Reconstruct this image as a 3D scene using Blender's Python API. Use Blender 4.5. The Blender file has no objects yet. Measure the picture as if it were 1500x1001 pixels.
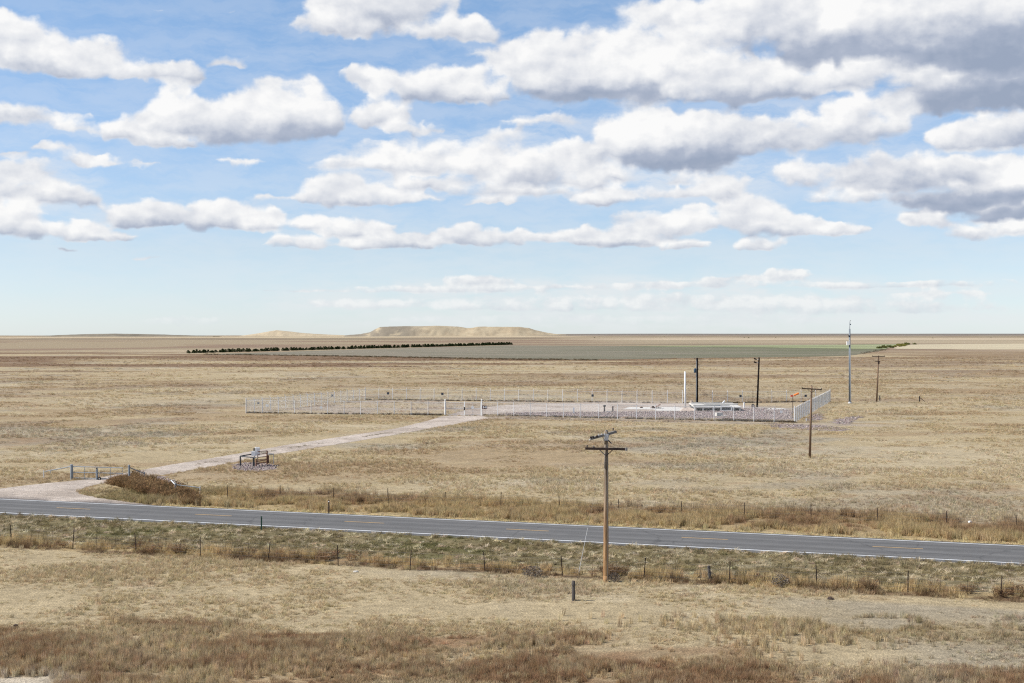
import bpy, bmesh, math, random
import numpy as np
from mathutils import Vector, Matrix

random.seed(7)
rng = np.random.default_rng(11)
scene = bpy.context.scene
col = scene.collection
R = math.radians

# ------------------------------------------------------------------ camera
EYE = 13.5                       # metres above the prairie
F = 2083.3                       # focal length in pixels of the 1500 px wide photograph
HOR = 488.0                      # row of the level line of sight
cam_d = bpy.data.cameras.new('camera')
cam_d.lens = 50.0
cam_d.sensor_width = 36.0
cam_d.shift_y = -(500.5 - HOR) / 1500.0
cam_d.clip_start = 0.5
cam_d.clip_end = 90000.0
cam = bpy.data.objects.new('camera', cam_d)
cam.location = (0, 0, EYE)
cam.rotation_euler = (R(90), 0, 0)
col.objects.link(cam)
scene.camera = cam

# ------------------------------------------------------------------ colour management
scene.view_settings.view_transform = 'Standard'
scene.view_settings.look = 'None'
scene.view_settings.gamma = 1.0
scene.view_settings.use_curve_mapping = False
EXPOSURE = 0.95
scene.view_settings.exposure = EXPOSURE

scene.render.engine = 'CYCLES'
scene.cycles.max_bounces = 5
scene.cycles.diffuse_bounces = 2
scene.cycles.glossy_bounces = 2
scene.cycles.transmission_bounces = 3
scene.cycles.use_denoising = False
scene.cycles.pixel_filter_type = 'BLACKMAN_HARRIS'
scene.cycles.filter_width = 1.2

# ------------------------------------------------------------------ sun
SUN_ELEV, SUN_AZ = R(44), R(-94)           # azimuth from +Y towards +X: the sun stands to the left
sv = Vector((math.sin(SUN_AZ) * math.cos(SUN_ELEV), math.cos(SUN_AZ) * math.cos(SUN_ELEV), math.sin(SUN_ELEV)))
sun_d = bpy.data.lights.new('sun', 'SUN')
sun_d.energy = 3.6
sun_d.angle = R(0.6)
sun_d.color = (1.0, 0.95, 0.88)
sun = bpy.data.objects.new('sun', sun_d)
sun.rotation_euler = (-sv).to_track_quat('-Z', 'Y').to_euler()
sun.location = sv * 200
col.objects.link(sun)

# ------------------------------------------------------------------ sky and clouds (world)
SKY_STRENGTH = 0.08
CLOUD_GAIN = 1.0 / (SKY_STRENGTH * 2 ** EXPOSURE)
# cumulus field: direction of the middle of each mass (as seen from the prairie), half width, height
# above the middle, depth below it, fullness, all in units of 1/2083 rad
CL = [
 (15,72,80,52,26,1,.55),(105,92,105,36,22,1,.5),(205,106,95,17,15,1,.3),(-70,60,90,50,25,1),(0,22,26,12,10,.8,.2),
 (60,172,75,20,14,.85,.3),(-20,166,60,18,14,.85),(108,186,30,14,8,.72),
 (250,176,52,44,30,1,.5),(325,178,90,36,34,1,.75,.70),(405,170,82,52,40,1,.75,.66),(462,180,50,42,24,1,.5),(190,192,60,18,9,.9,.25),(250,209,50,10,8,.75,.4),(400,128,40,14,10,.9,.05),
 (556,176,40,40,10,1,.3),(606,192,46,16,8,.95,.3),(335,92,34,10,7,.74,.1),
 (560,12,118,50,40,.95,.35),(660,48,76,24,16,.95,.35),(490,44,60,28,14,.9,.3),(700,84,22,7,6,.7,.1),
 (540,120,44,20,10,.95,.2),(640,128,85,36,22,1,.5),(705,142,60,24,14,.95,.6),
 (795,100,78,48,44,1,.7,.7),(900,88,100,56,40,1,.35),(860,128,140,26,22,1,.85,.9),(985,112,140,46,42,1,.7,.72),(1100,130,120,34,22,1,.6),(1220,122,90,24,14,.9,.2),(920,62,60,14,10,1,.05),
 (940,16,66,20,16,.72,.1),(1000,28,80,30,16,.78,.15),(1040,50,60,28,25,.85,.2),
 (1240,30,190,110,52,1,.35,.30),(1290,72,200,30,40,1,.95,1.3),(1420,80,170,60,60,1,1,1.2),(1440,30,150,100,30,1,.3,.2),(1110,22,80,60,40,1,.2),(1420,140,120,30,30,1,.95,1.2),(1300,110,90,20,20,.85,.4),(1560,90,160,140,80,1,.9),
 (945,192,78,40,40,1,.25,.3),(985,222,110,28,36,1,1,1.0),(1030,190,90,30,30,1,.2,.3),(1110,200,120,32,30,.95,.3),(1235,192,95,34,26,.85,.25),(1290,165,60,30,20,.72,.2),
 (770,182,40,14,8,.66,.2),(822,176,24,18,16,.7,.1),
 (600,240,120,24,14,.80,.35),(690,226,110,26,20,.85,.3),(770,248,115,30,24,.92,.45),(840,226,60,26,34,.92,.6),(510,244,60,16,10,.68,.2),(640,268,110,14,12,.66,.4),(560,215,90,12,8,.56,.2),(720,205,70,14,10,.62,.2),(880,262,60,20,16,.7,.6),
 (498,286,60,36,15,1,.35),(560,292,62,20,9,.85,.3),(410,290,55,9,6,.56,.2),(620,292,50,8,6,.6,.2),
 (760,280,110,14,10,.72,.3),(950,286,100,16,12,.86,.3),(1050,278,56,26,14,.86,.3),(722,297,44,12,8,.8,.2),(890,292,60,12,8,.72,.3),(1010,260,90,10,8,.66,.5),
 (225,322,80,28,13,1,.4),(335,324,80,32,14,1,.45),(385,330,35,18,9,.9,.3),(180,306,36,10,6,.75,.2),
 (125,346,48,24,10,1,.3),(170,350,36,12,7,.8,.3),(95,366,18,3,5,.64,.8,1.2),
 (30,255,60,24,16,.86,.3),(75,288,74,28,16,.88,.35),(20,330,52,34,18,.96,.35),(75,217,30,10,7,.80,.1),(122,233,52,11,7,.76,.15),(152,240,26,8,6,.72),(-40,300,60,60,40,.9),(20,222,24,6,5,.6,.1),
 (350,236,42,9,6,.68,.1),(215,240,32,4,4,.58,.1),(200,249,16,3,3,.55,.1),(218,381,24,6,5,.64,.2),(265,10,12,4,4,.6,.1),(345,14,14,6,5,.65,.1),(235,15,10,3,3,.55,.1),
 (465,330,56,16,9,.86,.25),(525,340,56,26,12,.96,.35),(565,358,90,13,9,.95,.4),(440,358,48,16,8,.86,.25),(680,352,70,20,9,.96,.3),(745,350,60,14,8,.9,.3),(620,350,60,12,8,.92,.35),
 (850,348,80,16,9,.95,.3),(905,356,70,14,8,.95,.7),(960,342,70,26,12,.95,.35),(1005,328,58,22,14,.95,.3),(1098,320,58,38,20,1,.35),(1150,334,60,24,10,1,.3),(1210,338,56,16,8,.95,.25),(1115,360,34,16,7,.92,.15),(1000,361,42,9,6,.88,.25),(920,318,50,12,8,.6,.2),
 (1195,256,75,22,20,.86,.25),(1310,262,150,36,26,.95,.4),(1420,256,120,30,26,1,.3,.4),(1430,292,110,20,26,.95,.95,1.2),(1480,318,70,20,14,.95,.95,1.2),(1416,242,28,6,6,1,1,1.5),(1560,290,100,60,40,1),(1240,290,80,14,10,.66,.3),
 (1430,205,70,30,18,.95,.45),(1510,195,70,36,24,1,.5),
 (1350,320,40,12,10,.74,.3),(1430,344,44,16,9,.88,.25),(1495,338,40,14,10,.82,.3),(1385,330,50,8,6,.62,.4),
 (700,413,62,11,6,.88,.1),(640,424,170,6,6,.70,.2),(1150,405,40,10,6,.95,.05),(1090,408,60,5,5,.72,.1),(1010,416,130,6,5,.68,.2),(850,421,330,6,6,.68,.2),(1300,416,240,5,5,.70,.2),(1380,430,80,6,5,.68,.1),
 (560,446,150,10,8,.64,.1),(770,450,180,9,8,.64,.15),(270,471,75,8,7,.64,.1),(1000,444,440,16,14,.62,.3),(1250,452,260,14,12,.60,.3),(900,470,500,12,10,.54,.2),(450,425,120,4,4,.58,.2),
 # beyond the frame
 (-180,150,110,50,30,1),(-200,330,70,30,16,.9),(1680,210,90,40,24,1),(1690,340,60,24,12,.9),(300,-90,150,60,40,1),(900,-110,200,70,50,1),(50,-60,120,40,30,.9),
]

def sst(v, a, b):
    t = np.clip((v - a) / (b - a), 0, 1)
    return t * t * (3 - 2 * t)

def build_world():
    world = bpy.data.worlds.new('World')
    scene.world = world
    world.use_nodes = True
    world.cycles.sampling_method = 'MANUAL'
    world.cycles.sample_map_resolution = 512
    nt = world.node_tree
    nt.nodes.clear()
    N, L = nt.nodes, nt.links

    def setin(sock, v):
        if isinstance(v, bpy.types.NodeSocket):
            L.new(v, sock)
        elif v is not None:
            sock.default_value = v

    def m(op, a, b=None, c=None, clamp=False):
        n = N.new('ShaderNodeMath'); n.operation = op; n.use_clamp = clamp
        setin(n.inputs[0], a); setin(n.inputs[1], b); setin(n.inputs[2], c)
        return n.outputs[0]

    def vm(op, a, b=None, c=None):
        n = N.new('ShaderNodeVectorMath'); n.operation = op
        setin(n.inputs[0], a); setin(n.inputs[1], b); setin(n.inputs[2], c)
        return n.outputs['Value'] if op in ('DOT_PRODUCT', 'LENGTH') else n.outputs[0]

    def xyz(x, y, z=0.0):
        n = N.new('ShaderNodeCombineXYZ')
        setin(n.inputs[0], x); setin(n.inputs[1], y); setin(n.inputs[2], z)
        return n.outputs[0]

    def smooth(v, a, b):
        n = N.new('ShaderNodeMapRange'); n.interpolation_type = 'SMOOTHSTEP'
        setin(n.inputs[0], v); n.inputs[1].default_value = a; n.inputs[2].default_value = b
        n.inputs[3].default_value = 0; n.inputs[4].default_value = 1
        return n.outputs[0]

    def smooth_lin(v, a, b):
        n = N.new('ShaderNodeMapRange'); setin(n.inputs[0], v)
        n.inputs[1].default_value = a; n.inputs[2].default_value = b
        return n.outputs[0]

    def noise(vec, scale, detail, rough, color=False):
        n = N.new('ShaderNodeTexNoise'); n.noise_dimensions = '3D'
        L.new(vec, n.inputs['Vector'])
        n.inputs['Scale'].default_value = scale
        n.inputs['Detail'].default_value = detail
        n.inputs['Roughness'].default_value = rough
        return n.outputs['Color'] if color else n.outputs[0]

    def mixf(f, a, b):
        n = N.new('ShaderNodeMix'); n.data_type = 'FLOAT'
        setin(n.inputs[0], f); setin(n.inputs[2], a); setin(n.inputs[3], b)
        return n.outputs[0]

    def mixc(f, a, b):
        n = N.new('ShaderNodeMix'); n.data_type = 'RGBA'
        setin(n.inputs[0], f); setin(n.inputs[6], a); setin(n.inputs[7], b)
        return n.outputs[2]

    tc = N.new('ShaderNodeTexCoord')
    sp = N.new('ShaderNodeSeparateXYZ'); L.new(tc.outputs['Generated'], sp.inputs[0])
    X, Y, Z = sp.outputs
    rr = m('SQRT', m('ADD', m('MULTIPLY', X, X), m('MULTIPLY', Y, Y)))
    az = m('MULTIPLY', m('ARCTAN2', X, Y), F)
    el = m('MULTIPLY', m('ARCTAN2', Z, rr), F)
    P = xyz(az, el)

    # ---- low frequency map of the cloud field, kept in curves
    HALF, NR, C0 = 960.0, 72, 250.0
    t0, t1 = math.log(C0 - 4), math.log(C0 + 640)
    dt = (t1 - t0) / (NR - 1)
    el_r = np.exp(t0 + dt * np.arange(NR)) - C0
    NX = 241
    az_r = np.linspace(-HALF, HALF, NX)
    A, E = np.meshgrid(az_r, el_r)

    COV = np.zeros_like(A); SHD = np.full_like(A, 0.85); DEN = np.zeros_like(A)
    lr = np.random.default_rng(5)
    order = sorted(CL, key=lambda c: c[1] - 0.25 * c[3])           # lower masses hang in front of higher ones
    for (px, py, rx, up, dn, p, *q) in order:
        a0 = math.atan((px - 750) / F) * F
        e0 = math.atan((HOR - py) / F * math.cos(a0 / F)) * F
        th = up + dn
        p = p + 0.09 if p < 0.85 else p
        dark = min(0.97, 0.30 + 0.72 * (q[0] if q else 0.30 + 0.4 * min(1.0, th / 110.0)))
        vb = q[1] if len(q) > 1 else (0.72 if th < 60 else 0.84)
        def part(cx, cy, r_x, r_u, r_d, w, child):
            u = (A - cx) / r_x
            v = E - cy
            rho = np.sqrt(u * u + np.where(v > 0, v / r_u, -v / r_d) ** 2)
            ci = p * np.clip((1.36 - rho) / 0.80, 0, 1)
            np.maximum(COV, ci * w, out=COV)
            vv = (E - e0 + dn) / th
            lit = 1.0 - dark * (1 - sst(vv - 0.06 * (A - a0) / rx, vb - 0.85, vb + 0.05))
            loc = np.clip(v / (r_u if child else th) - 0.35 * u, -1.3, 1.3)
            lit = lit + (0.26 if child else 0.08) * loc * (0.55 + 0.45 * dark)
            al = np.clip((1.18 - rho) / 0.42, 0, 1) * min(1, p * 1.1)
            SHD[:] = SHD + (np.clip(lit, 0.16, 1.08) - SHD) * al
        part(a0, e0, rx, up, dn, 1.0, False)
        if p > 0.7:
            n = int(4 + rx / 9)
            kids = []
            for k in range(n):
                uu_ = lr.uniform(-0.95, 0.95); hh = math.sqrt(max(0.02, 1 - uu_ * uu_))
                vv_ = lr.uniform(-0.75, 0.92)
                rr_ = lr.uniform(0.20, 0.42) * up * (0.6 + 0.4 * hh) + 3.0
                kids.append((vv_, a0 + uu_ * rx, e0 + (vv_ * hh * (up if vv_ > 0 else dn)), rr_))
            for vv_, cx, cy, rr_ in sorted(kids, reverse=True):
                part(cx, cy, rr_ * lr.uniform(1.0, 1.7), rr_, rr_ * 0.8, 0.88, True)
    # wobble the look-up so the masses get lumpy outlines
    w1 = noise(P, 1 / 75.0, 3, 0.55, True)
    w2 = noise(P, 1 / 26.0, 3, 0.55, True)
    elw = smooth(el, -10, 260)
    amp = m('MULTIPLY_ADD', elw, 20.0, 7.0)
    off = vm('ADD', vm('MULTIPLY', vm('SUBTRACT', w1, (0.5, 0.5, 0.5)), (1.5, 1.0, 0)),
             vm('MULTIPLY', vm('SUBTRACT', w2, (0.5, 0.5, 0.5)), (0.75, 0.65, 0)))
    sc = N.new('ShaderNodeVectorMath'); sc.operation = 'SCALE'
    L.new(off, sc.inputs[0]); L.new(amp, sc.inputs[3])
    PW = vm('ADD', P, sc.outputs[0])
    spw = N.new('ShaderNodeSeparateXYZ'); L.new(PW, spw.inputs[0])
    u = m('PINGPONG', m('MULTIPLY_ADD', spw.outputs[0], 1 / (2 * HALF), 0.5), 1.0)
    lt = m('LOGARITHM', m('ADD', m('MINIMUM', m('MAXIMUM', spw.outputs[1], -4.0), 638.0), C0), math.e)
    ts = m('MULTIPLY_ADD', lt, 1 / dt, -t0 / dt)
    uv = xyz(u, u, u)
    tv = xyz(ts, ts, ts)

    def curve_node(rows):
        n = N.new('ShaderNodeRGBCurve')
        L.new(uv, n.inputs['Color'])
        for c in range(3):
            cv = n.mapping.curves[c]
            y = rows[c]
            xs = np.linspace(0, 1, NX)
            keep = [0]
            for i in range(1, NX - 1):           # drop points on straight runs
                j = keep[-1]
                seg = y[j] + (y[i + 1] - y[j]) * (xs[j:i + 2] - xs[j]) / (xs[i + 1] - xs[j])
                if np.max(np.abs(seg - y[j:i + 2])) > 0.02:
                    keep.append(i)
            keep.append(NX - 1)
            cv.points[0].location = (0, float(y[0]))
            cv.points[1].location = (1, float(y[-1]))
            for i in keep[1:-1]:
                cv.points.new(float(xs[i]), float(y[i]))
            for q in cv.points:
                q.handle_type = 'VECTOR'
        n.mapping.use_clip = False
        n.mapping.update()
        return n.outputs[0]

    cov = shd = None
    for g in range(NR // 3):
        b = 3 * g
        wv = vm('MAXIMUM', vm('MULTIPLY_ADD', vm('ABSOLUTE', vm('SUBTRACT', tv, (b, b + 1, b + 2))), (-1, -1, -1), (1, 1, 1)), (0, 0, 0))
        d1 = vm('DOT_PRODUCT', wv, curve_node(COV[b:b + 3]))
        d2 = vm('DOT_PRODUCT', wv, curve_node(SHD[b:b + 3]))
        cov = d1 if cov is None else m('ADD', cov, d1)
        shd = d2 if shd is None else m('ADD', shd, d2)

    far = smooth(el, 50, 230)
    PS = vm('MULTIPLY', P, (1.0, 1.35, 1.0))
    PL = vm('ADD', PS, (-9.0, 15.0, 0.0))
    na, nb = noise(PS, 1 / 85.0, 9, 0.56), noise(PS, 1 / 34.0, 8, 0.56)
    la, lb = noise(PL, 1 / 85.0, 9, 0.56), noise(PL, 1 / 34.0, 8, 0.56)
    n0 = mixf(far, nb, na)
    nl = mixf(far, lb, la)
    D = m('ADD', cov, m('MULTIPLY', m('SUBTRACT', n0, 0.5), 1.35))
    alpha = smooth(D, 0.41, 0.80)
    alpha = m('MULTIPLY', alpha, smooth(el, -6, 45))
    alpha = m('MULTIPLY', alpha, 0.97)
    relief = m('SUBTRACT', n0, nl)
    lit = m('ADD', m('MULTIPLY_ADD', relief, 1.1, shd), m('MULTIPLY_ADD', m('SUBTRACT', noise(PS, 1 / 130.0, 3, 0.5), 0.5), 0.70, -0.11))
    ramp = N.new('ShaderNodeValToRGB')
    L.new(lit, ramp.inputs[0])
    er = ramp.color_ramp.elements
    er[0].position = 0.0; er[0].color = (0.33, 0.39, 0.51, 1)
    er[1].position = 1.0; er[1].color = (0.98, 0.975, 0.965, 1)
    e = er.new(0.3); e.color = (0.44, 0.49, 0.60, 1)
    e = er.new(0.62); e.color = (0.70, 0.725, 0.78, 1)
    cl = vm('MULTIPLY', ramp.outputs[0], (CLOUD_GAIN,) * 3)
    # thin veils drifting between and below the cumulus
    nv = noise(vm('MULTIPLY', PW, (0.42, 1.6, 1.0)), 1 / 42.0, 8, 0.62)
    veil = None
    for (px, py, rx, ry, k) in ((690, 240, 330, 75, 0.75), (960, 262, 330, 60, 0.7), (1350, 260, 260, 90, 0.5), (930, 428, 680, 34, 0.80), (1000, 466, 760, 30, 0.75), (500, 440, 240, 30, 0.6), (750, 240, 1500, 420, 0.26), (60, 280, 170, 110, 0.5), (820, 185, 120, 34, 0.5), (1180, 180, 260, 60, 0.5), (480, 320, 330, 60, 0.35), (110, 185, 170, 30, 0.4)):
        a0 = math.atan((px - 750) / F) * F
        e0 = math.atan((HOR - py) / F * math.cos(a0 / F)) * F
        q = vm('MULTIPLY', vm('SUBTRACT', P, (a0, e0, 0)), (1 / rx, 1 / ry, 0))
        b_ = m('MULTIPLY', smooth(vm('LENGTH', q), 1.15, 0.25), k)
        veil = b_ if veil is None else m('MAXIMUM', veil, b_)
    va = m('MULTIPLY', smooth(nv, 0.30, 0.64), veil)
    vcol = N.new('ShaderNodeMix'); vcol.data_type = 'RGBA'
    L.new(smooth(el, 30, 330), vcol.inputs[0])
    vcol.inputs[6].default_value = (0.80 * CLOUD_GAIN, 0.83 * CLOUD_GAIN, 0.85 * CLOUD_GAIN, 1)
    vcol.inputs[7].default_value = (0.80 * CLOUD_GAIN, 0.83 * CLOUD_GAIN, 0.88 * CLOUD_GAIN, 1)
    hz = smooth(el, 170, -10)
    cl = mixc(m('MULTIPLY', hz, 0.6), cl, (0.74 * CLOUD_GAIN, 0.80 * CLOUD_GAIN, 0.82 * CLOUD_GAIN, 1))

    st = N.new('ShaderNodeTexSky'); st.sky_type = 'NISHITA'
    st.sun_disc = False
    st.sun_elevation = SUN_ELEV
    st.sun_rotation = SUN_AZ
    st.altitude = 1500
    st.air_density = 1.0
    st.dust_density = 0.6
    st.ozone_density = 1.5
    tr = N.new('ShaderNodeValToRGB')
    L.new(smooth_lin(el, -5, 520), tr.inputs[0])
    t_ = tr.color_ramp.elements
    t_[0].position = 0.0; t_[0].color = (0.715, 0.81, 1.06, 1)
    t_[1].position = 1.0; t_[1].color = (0.85, 0.935, 0.98, 1)
    q_ = t_.new(0.10); q_.color = (0.74, 0.79, 0.97, 1)
    q_ = t_.new(0.24); q_.color = (0.80, 0.79, 0.88, 1)
    skyc = vm('MULTIPLY', st.outputs[0], tr.outputs[0])
    final = mixc(alpha, mixc(va, skyc, vcol.outputs[2]), cl)
    bg = N.new('ShaderNodeBackground')
    L.new(final, bg.inputs['Color'])
    bg.inputs['Strength'].default_value = SKY_STRENGTH
    out = N.new('ShaderNodeOutputWorld')
    L.new(bg.outputs[0], out.inputs['Surface'])

build_world()

# ------------------------------------------------------------------ helpers
def G(px, py, z=0.0):
    """point of the level prairie (or z above it) seen at a place of the photograph"""
    Y = (EYE - z) * F / (py - HOR)
    return Vector(((px - 750.0) / F * Y, Y, z))

def tag(o, label=None, cat=None, group=None, kind=None):
    if label: o['label'] = label
    if cat: o['category'] = cat
    if group: o['group'] = group
    if kind: o['kind'] = kind
    return o

def empty(name, loc, rz=0.0, label=None, cat=None, group=None):
    o = bpy.data.objects.new(name, None)
    o.empty_display_size = 0.2
    o.location = loc
    o.rotation_euler = (0, 0, rz)
    col.objects.link(o)
    return tag(o, label, cat, group)

class MB:
    def __init__(self):
        self.v = []; self.f = []
    def add(self, vs, fs):
        b = len(self.v)
        self.v += [tuple(p) for p in vs]
        self.f += [tuple(i + b for i in f) for f in fs]
        return self
    def box(self, c, s, M=None):
        cx, cy, cz = c; sx, sy, sz = s[0] / 2, s[1] / 2, s[2] / 2
        vs = [Vector((x * sx, y * sy, z * sz)) for z in (-1, 1) for y in (-1, 1) for x in (-1, 1)]
        if M is not None: vs = [M @ p for p in vs]
        vs = [p + Vector(c) for p in vs]
        return self.add(vs, [(0, 2, 3, 1), (4, 5, 7, 6), (0, 1, 5, 4), (2, 6, 7, 3), (0, 4, 6, 2), (1, 3, 7, 5)])
    def tube(self, a, b, r0, r1=None, n=8, cap=True):
        a, b = Vector(a), Vector(b)
        r1 = r0 if r1 is None else r1
        d = (b - a).normalized()
        x = d.orthogonal().normalized(); y = d.cross(x)
        vs = []
        for c, r in ((a, r0), (b, r1)):
            for i in range(n):
                t = 2 * math.pi * i / n
                vs.append(c + x * (r * math.cos(t)) + y * (r * math.sin(t)))
        fs = [(i, (i + 1) % n, n + (i + 1) % n, n + i) for i in range(n)]
        if cap: fs += [tuple(range(n))[::-1], tuple(range(n, 2 * n))]
        return self.add(vs, fs)
    def lathe(self, c, prof, n=12):
        vs = []; fs = []
        for (r, z) in prof:
            for i in range(n):
                t = 2 * math.pi * i / n
                vs.append((c[0] + r * math.cos(t), c[1] + r * math.sin(t), c[2] + z))
        for k in range(len(prof) - 1):
            for i in range(n):
                j = (i + 1) % n
                fs.append((k * n + i, k * n + j, (k + 1) * n + j, (k + 1) * n + i))
        fs.append(tuple(range(n))[::-1]); fs.append(tuple(range((len(prof) - 1) * n, len(prof) * n)))
        return self.add(vs, fs)
    def mesh(self, name, mat=None, smooth=False):
        me = bpy.data.meshes.new(name)
        me.from_pydata(self.v, [], self.f)
        me.update()
        if mat: me.materials.append(mat)
        if smooth: me.polygons.foreach_set('use_smooth', [True] * len(me.polygons))
        return me
    def build(self, name, mat, parent=None, smooth=False, loc=None):
        return link(name, self.mesh(name, mat, smooth), parent, loc)

def link(name, me, parent=None, loc=None, rot=None):
    o = bpy.data.objects.new(name, me)
    if parent is not None: o.parent = parent
    if loc is not None: o.location = loc
    if rot is not None: o.rotation_euler = rot
    col.objects.link(o)
    return o

# ---- numpy noise
def _hash(ix, iy, seed):
    h = (ix.astype(np.int64) * 374761393 + iy.astype(np.int64) * 668265263 + seed * 974711) & 0x7fffffff
    h = ((h ^ (h >> 13)) * 1274126177) & 0x7fffffff
    h = ((h ^ (h >> 16)) * 2654435) & 0x7fffffff
    return ((h ^ (h >> 15)) & 0xffff) / 65535.0

def vnoise(x, y, seed=0):
    ix = np.floor(x); iy = np.floor(y)
    fx = x - ix; fy = y - iy
    fx = fx * fx * fx * (fx * (fx * 6 - 15) + 10); fy = fy * fy * fy * (fy * (fy * 6 - 15) + 10)
    a = _hash(ix, iy, seed); b = _hash(ix + 1, iy, seed); c = _hash(ix, iy + 1, seed); d = _hash(ix + 1, iy + 1, seed)
    return (a + (b - a) * fx) * (1 - fy) + (c + (d - c) * fx) * fy

def fbm(x, y, scale, oct=4, seed=0, rough=0.55):
    t = 0.0; s = 0.0; a = 1.0
    x = np.asarray(x, float) / scale; y = np.asarray(y, float) / scale
    for k in range(oct):
        c, n = math.cos(0.7 * k), math.sin(0.7 * k)
        t = t + a * vnoise(x * c - y * n + 17.3 * k, x * n + y * c - 9.1 * k, seed + 31 * k)
        s += a; a *= rough; x = x * 2.03; y = y * 2.03
    return t / s


def inpoly(x, y, poly):
    x = np.asarray(x); y = np.asarray(y)
    ins = np.zeros(x.shape, bool)
    n = len(poly)
    for i in range(n):
        x0, y0 = poly[i][0], poly[i][1]; x1, y1 = poly[(i + 1) % n][0], poly[(i + 1) % n][1]
        c = ((y0 > y) != (y1 > y)) & (x < (x1 - x0) * (y - y0) / ((y1 - y0) if y1 != y0 else 1e-9) + x0)
        ins ^= c
    return ins

# ------------------------------------------------------------------ materials
def nodes_of(name):
    mt = bpy.data.materials.new(name)
    mt.use_nodes = True
    nt = mt.node_tree
    return mt, nt, nt.nodes, nt.links, nt.nodes['Principled BSDF']

def mat(name, c, rough=0.7, metal=0.0, var=0.18, scale=2.0, bump=0.0, second=None, stretch=(1, 1, 1), spec=0.3):
    mt, nt, N, L, bs = nodes_of(name)
    tc = N.new('ShaderNodeTexCoord')
    mp = N.new('ShaderNodeMapping'); mp.inputs['Scale'].default_value = stretch
    L.new(tc.outputs['Object'], mp.inputs[0])
    nz = N.new('ShaderNodeTexNoise'); nz.inputs['Scale'].default_value = scale
    nz.inputs['Detail'].default_value = 6; nz.inputs['Roughness'].default_value = 0.65
    L.new(mp.outputs[0], nz.inputs['Vector'])
    rp = N.new('ShaderNodeValToRGB')
    c2 = second or tuple(x * (1 - var) for x in c)
    c1 = c if second else tuple(min(1, x * (1 + var)) for x in c)
    rp.color_ramp.elements[0].position = 0.3; rp.color_ramp.elements[0].color = (*c2, 1)
    rp.color_ramp.elements[1].position = 0.7; rp.color_ramp.elements[1].color = (*c1, 1)
    L.new(nz.outputs[0], rp.inputs[0]); L.new(rp.outputs[0], bs.inputs['Base Color'])
    bs.inputs['Roughness'].default_value = rough
    bs.inputs['Metallic'].default_value = metal
    bs.inputs['Specular IOR Level'].default_value = spec
    if bump:
        bp = N.new('ShaderNodeBump'); bp.inputs['Strength'].default_value = bump; bp.inputs['Distance'].default_value = 0.05
        L.new(nz.outputs[0], bp.inputs['Height']); L.new(bp.outputs[0], bs.inputs['Normal'])
    return mt

M = {}
M['galv'] = mat('galvanised_steel', (0.55, 0.565, 0.575), 0.55, 0.1, 0.12, 6)
M['post'] = mat('fence_post_steel', (0.68, 0.69, 0.70), 0.6, 0.05, 0.08, 6)
M['fence'] = mat('chain_link_wire', (0.52, 0.54, 0.55), 0.6, 0.1, 0.08, 6)
M['mast'] = mat('dull_mast_steel', (0.15, 0.175, 0.20), 0.6, 0.1, 0.2, 4)
M['pipe'] = mat('blue_grey_pipe', (0.27, 0.295, 0.31), 0.55, 0.2, 0.25, 5)
M['white'] = mat('white_paint', (0.80, 0.80, 0.78), 0.5, 0, 0.06, 3)
M['concrete'] = mat('pale_concrete', (0.50, 0.48, 0.44), 0.9, 0, 0.14, 1.5, 0.3)
M['concrete_tan'] = mat('stained_concrete', (0.44, 0.36, 0.30), 0.9, 0, 0.2, 1.5, 0.3)
M['pole_new'] = mat('weathered_pole_wood', (0.40, 0.25, 0.13), 0.85, 0, 0.2, 9, 0.5, second=(0.22, 0.12, 0.055), stretch=(3, 3, 0.12))
M['pole_brown'] = mat('brown_pole_wood', (0.17, 0.11, 0.07), 0.85, 0, 0.3, 9, 0.5, stretch=(3, 3, 0.12))
M['pole_dark'] = mat('creosote_pole_wood', (0.018, 0.014, 0.012), 0.9, 0, 0.3, 9, 0.4, stretch=(3, 3, 0.12), spec=0.04)
M['arm'] = mat('dark_crossarm_wood', (0.060, 0.040, 0.032), 0.85, 0, 0.3, 8, 0.4)
M['arm_grey'] = mat('grey_crossarm_wood', (0.20, 0.19, 0.18), 0.85, 0, 0.25, 8, 0.4)
M['dark'] = mat('dark_porcelain', (0.030, 0.022, 0.022), 0.25, 0, 0.2, 5)
M['blue_box'] = mat('blue_grey_enamel', (0.035, 0.065, 0.10), 0.45, 0.1, 0.15, 4)
M['rust'] = mat('rusty_pipe', (0.16, 0.075, 0.045), 0.85, 0, 0.35, 8, 0.3)
M['darkpipe'] = mat('dark_pipe', (0.045, 0.05, 0.055), 0.6, 0.2, 0.3, 6)
M['tpost'] = mat('rusty_post_steel', (0.055, 0.035, 0.028), 0.8, 0.1, 0.3, 8)
M['green'] = mat('green_post_steel', (0.025, 0.075, 0.05), 0.6, 0.1, 0.2, 8)
M['wire'] = mat('barbed_wire_steel', (0.20, 0.185, 0.165), 0.6, 0.3, 0.2, 6)
M['wood_grey'] = mat('old_grey_post_wood', (0.085, 0.075, 0.07), 0.9, 0, 0.35, 10, 0.6, stretch=(3, 3, 0.3))
M['orange'] = mat('orange_sock_cloth', (0.80, 0.22, 0.05), 0.9, 0, 0.1, 4)
M['red'] = mat('red_orange_cloth', (0.72, 0.07, 0.03), 0.9, 0, 0.1, 4)
M['sign_white'] = mat('white_sign_enamel', (0.82, 0.82, 0.80), 0.4, 0, 0.03, 3)
M['sign_dark'] = mat('dark_sign_enamel', (0.06, 0.075, 0.10), 0.5, 0, 0.1, 4)
M['sign_red'] = mat('dark_red_sign_enamel', (0.09, 0.018, 0.015), 0.5, 0, 0.1, 4)
M['black'] = mat('black_paint', (0.012, 0.012, 0.013), 0.5, 0, 0.1, 4)
M['tyre'] = mat('rubber', (0.02, 0.02, 0.02), 0.85, 0, 0.2, 6)

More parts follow.
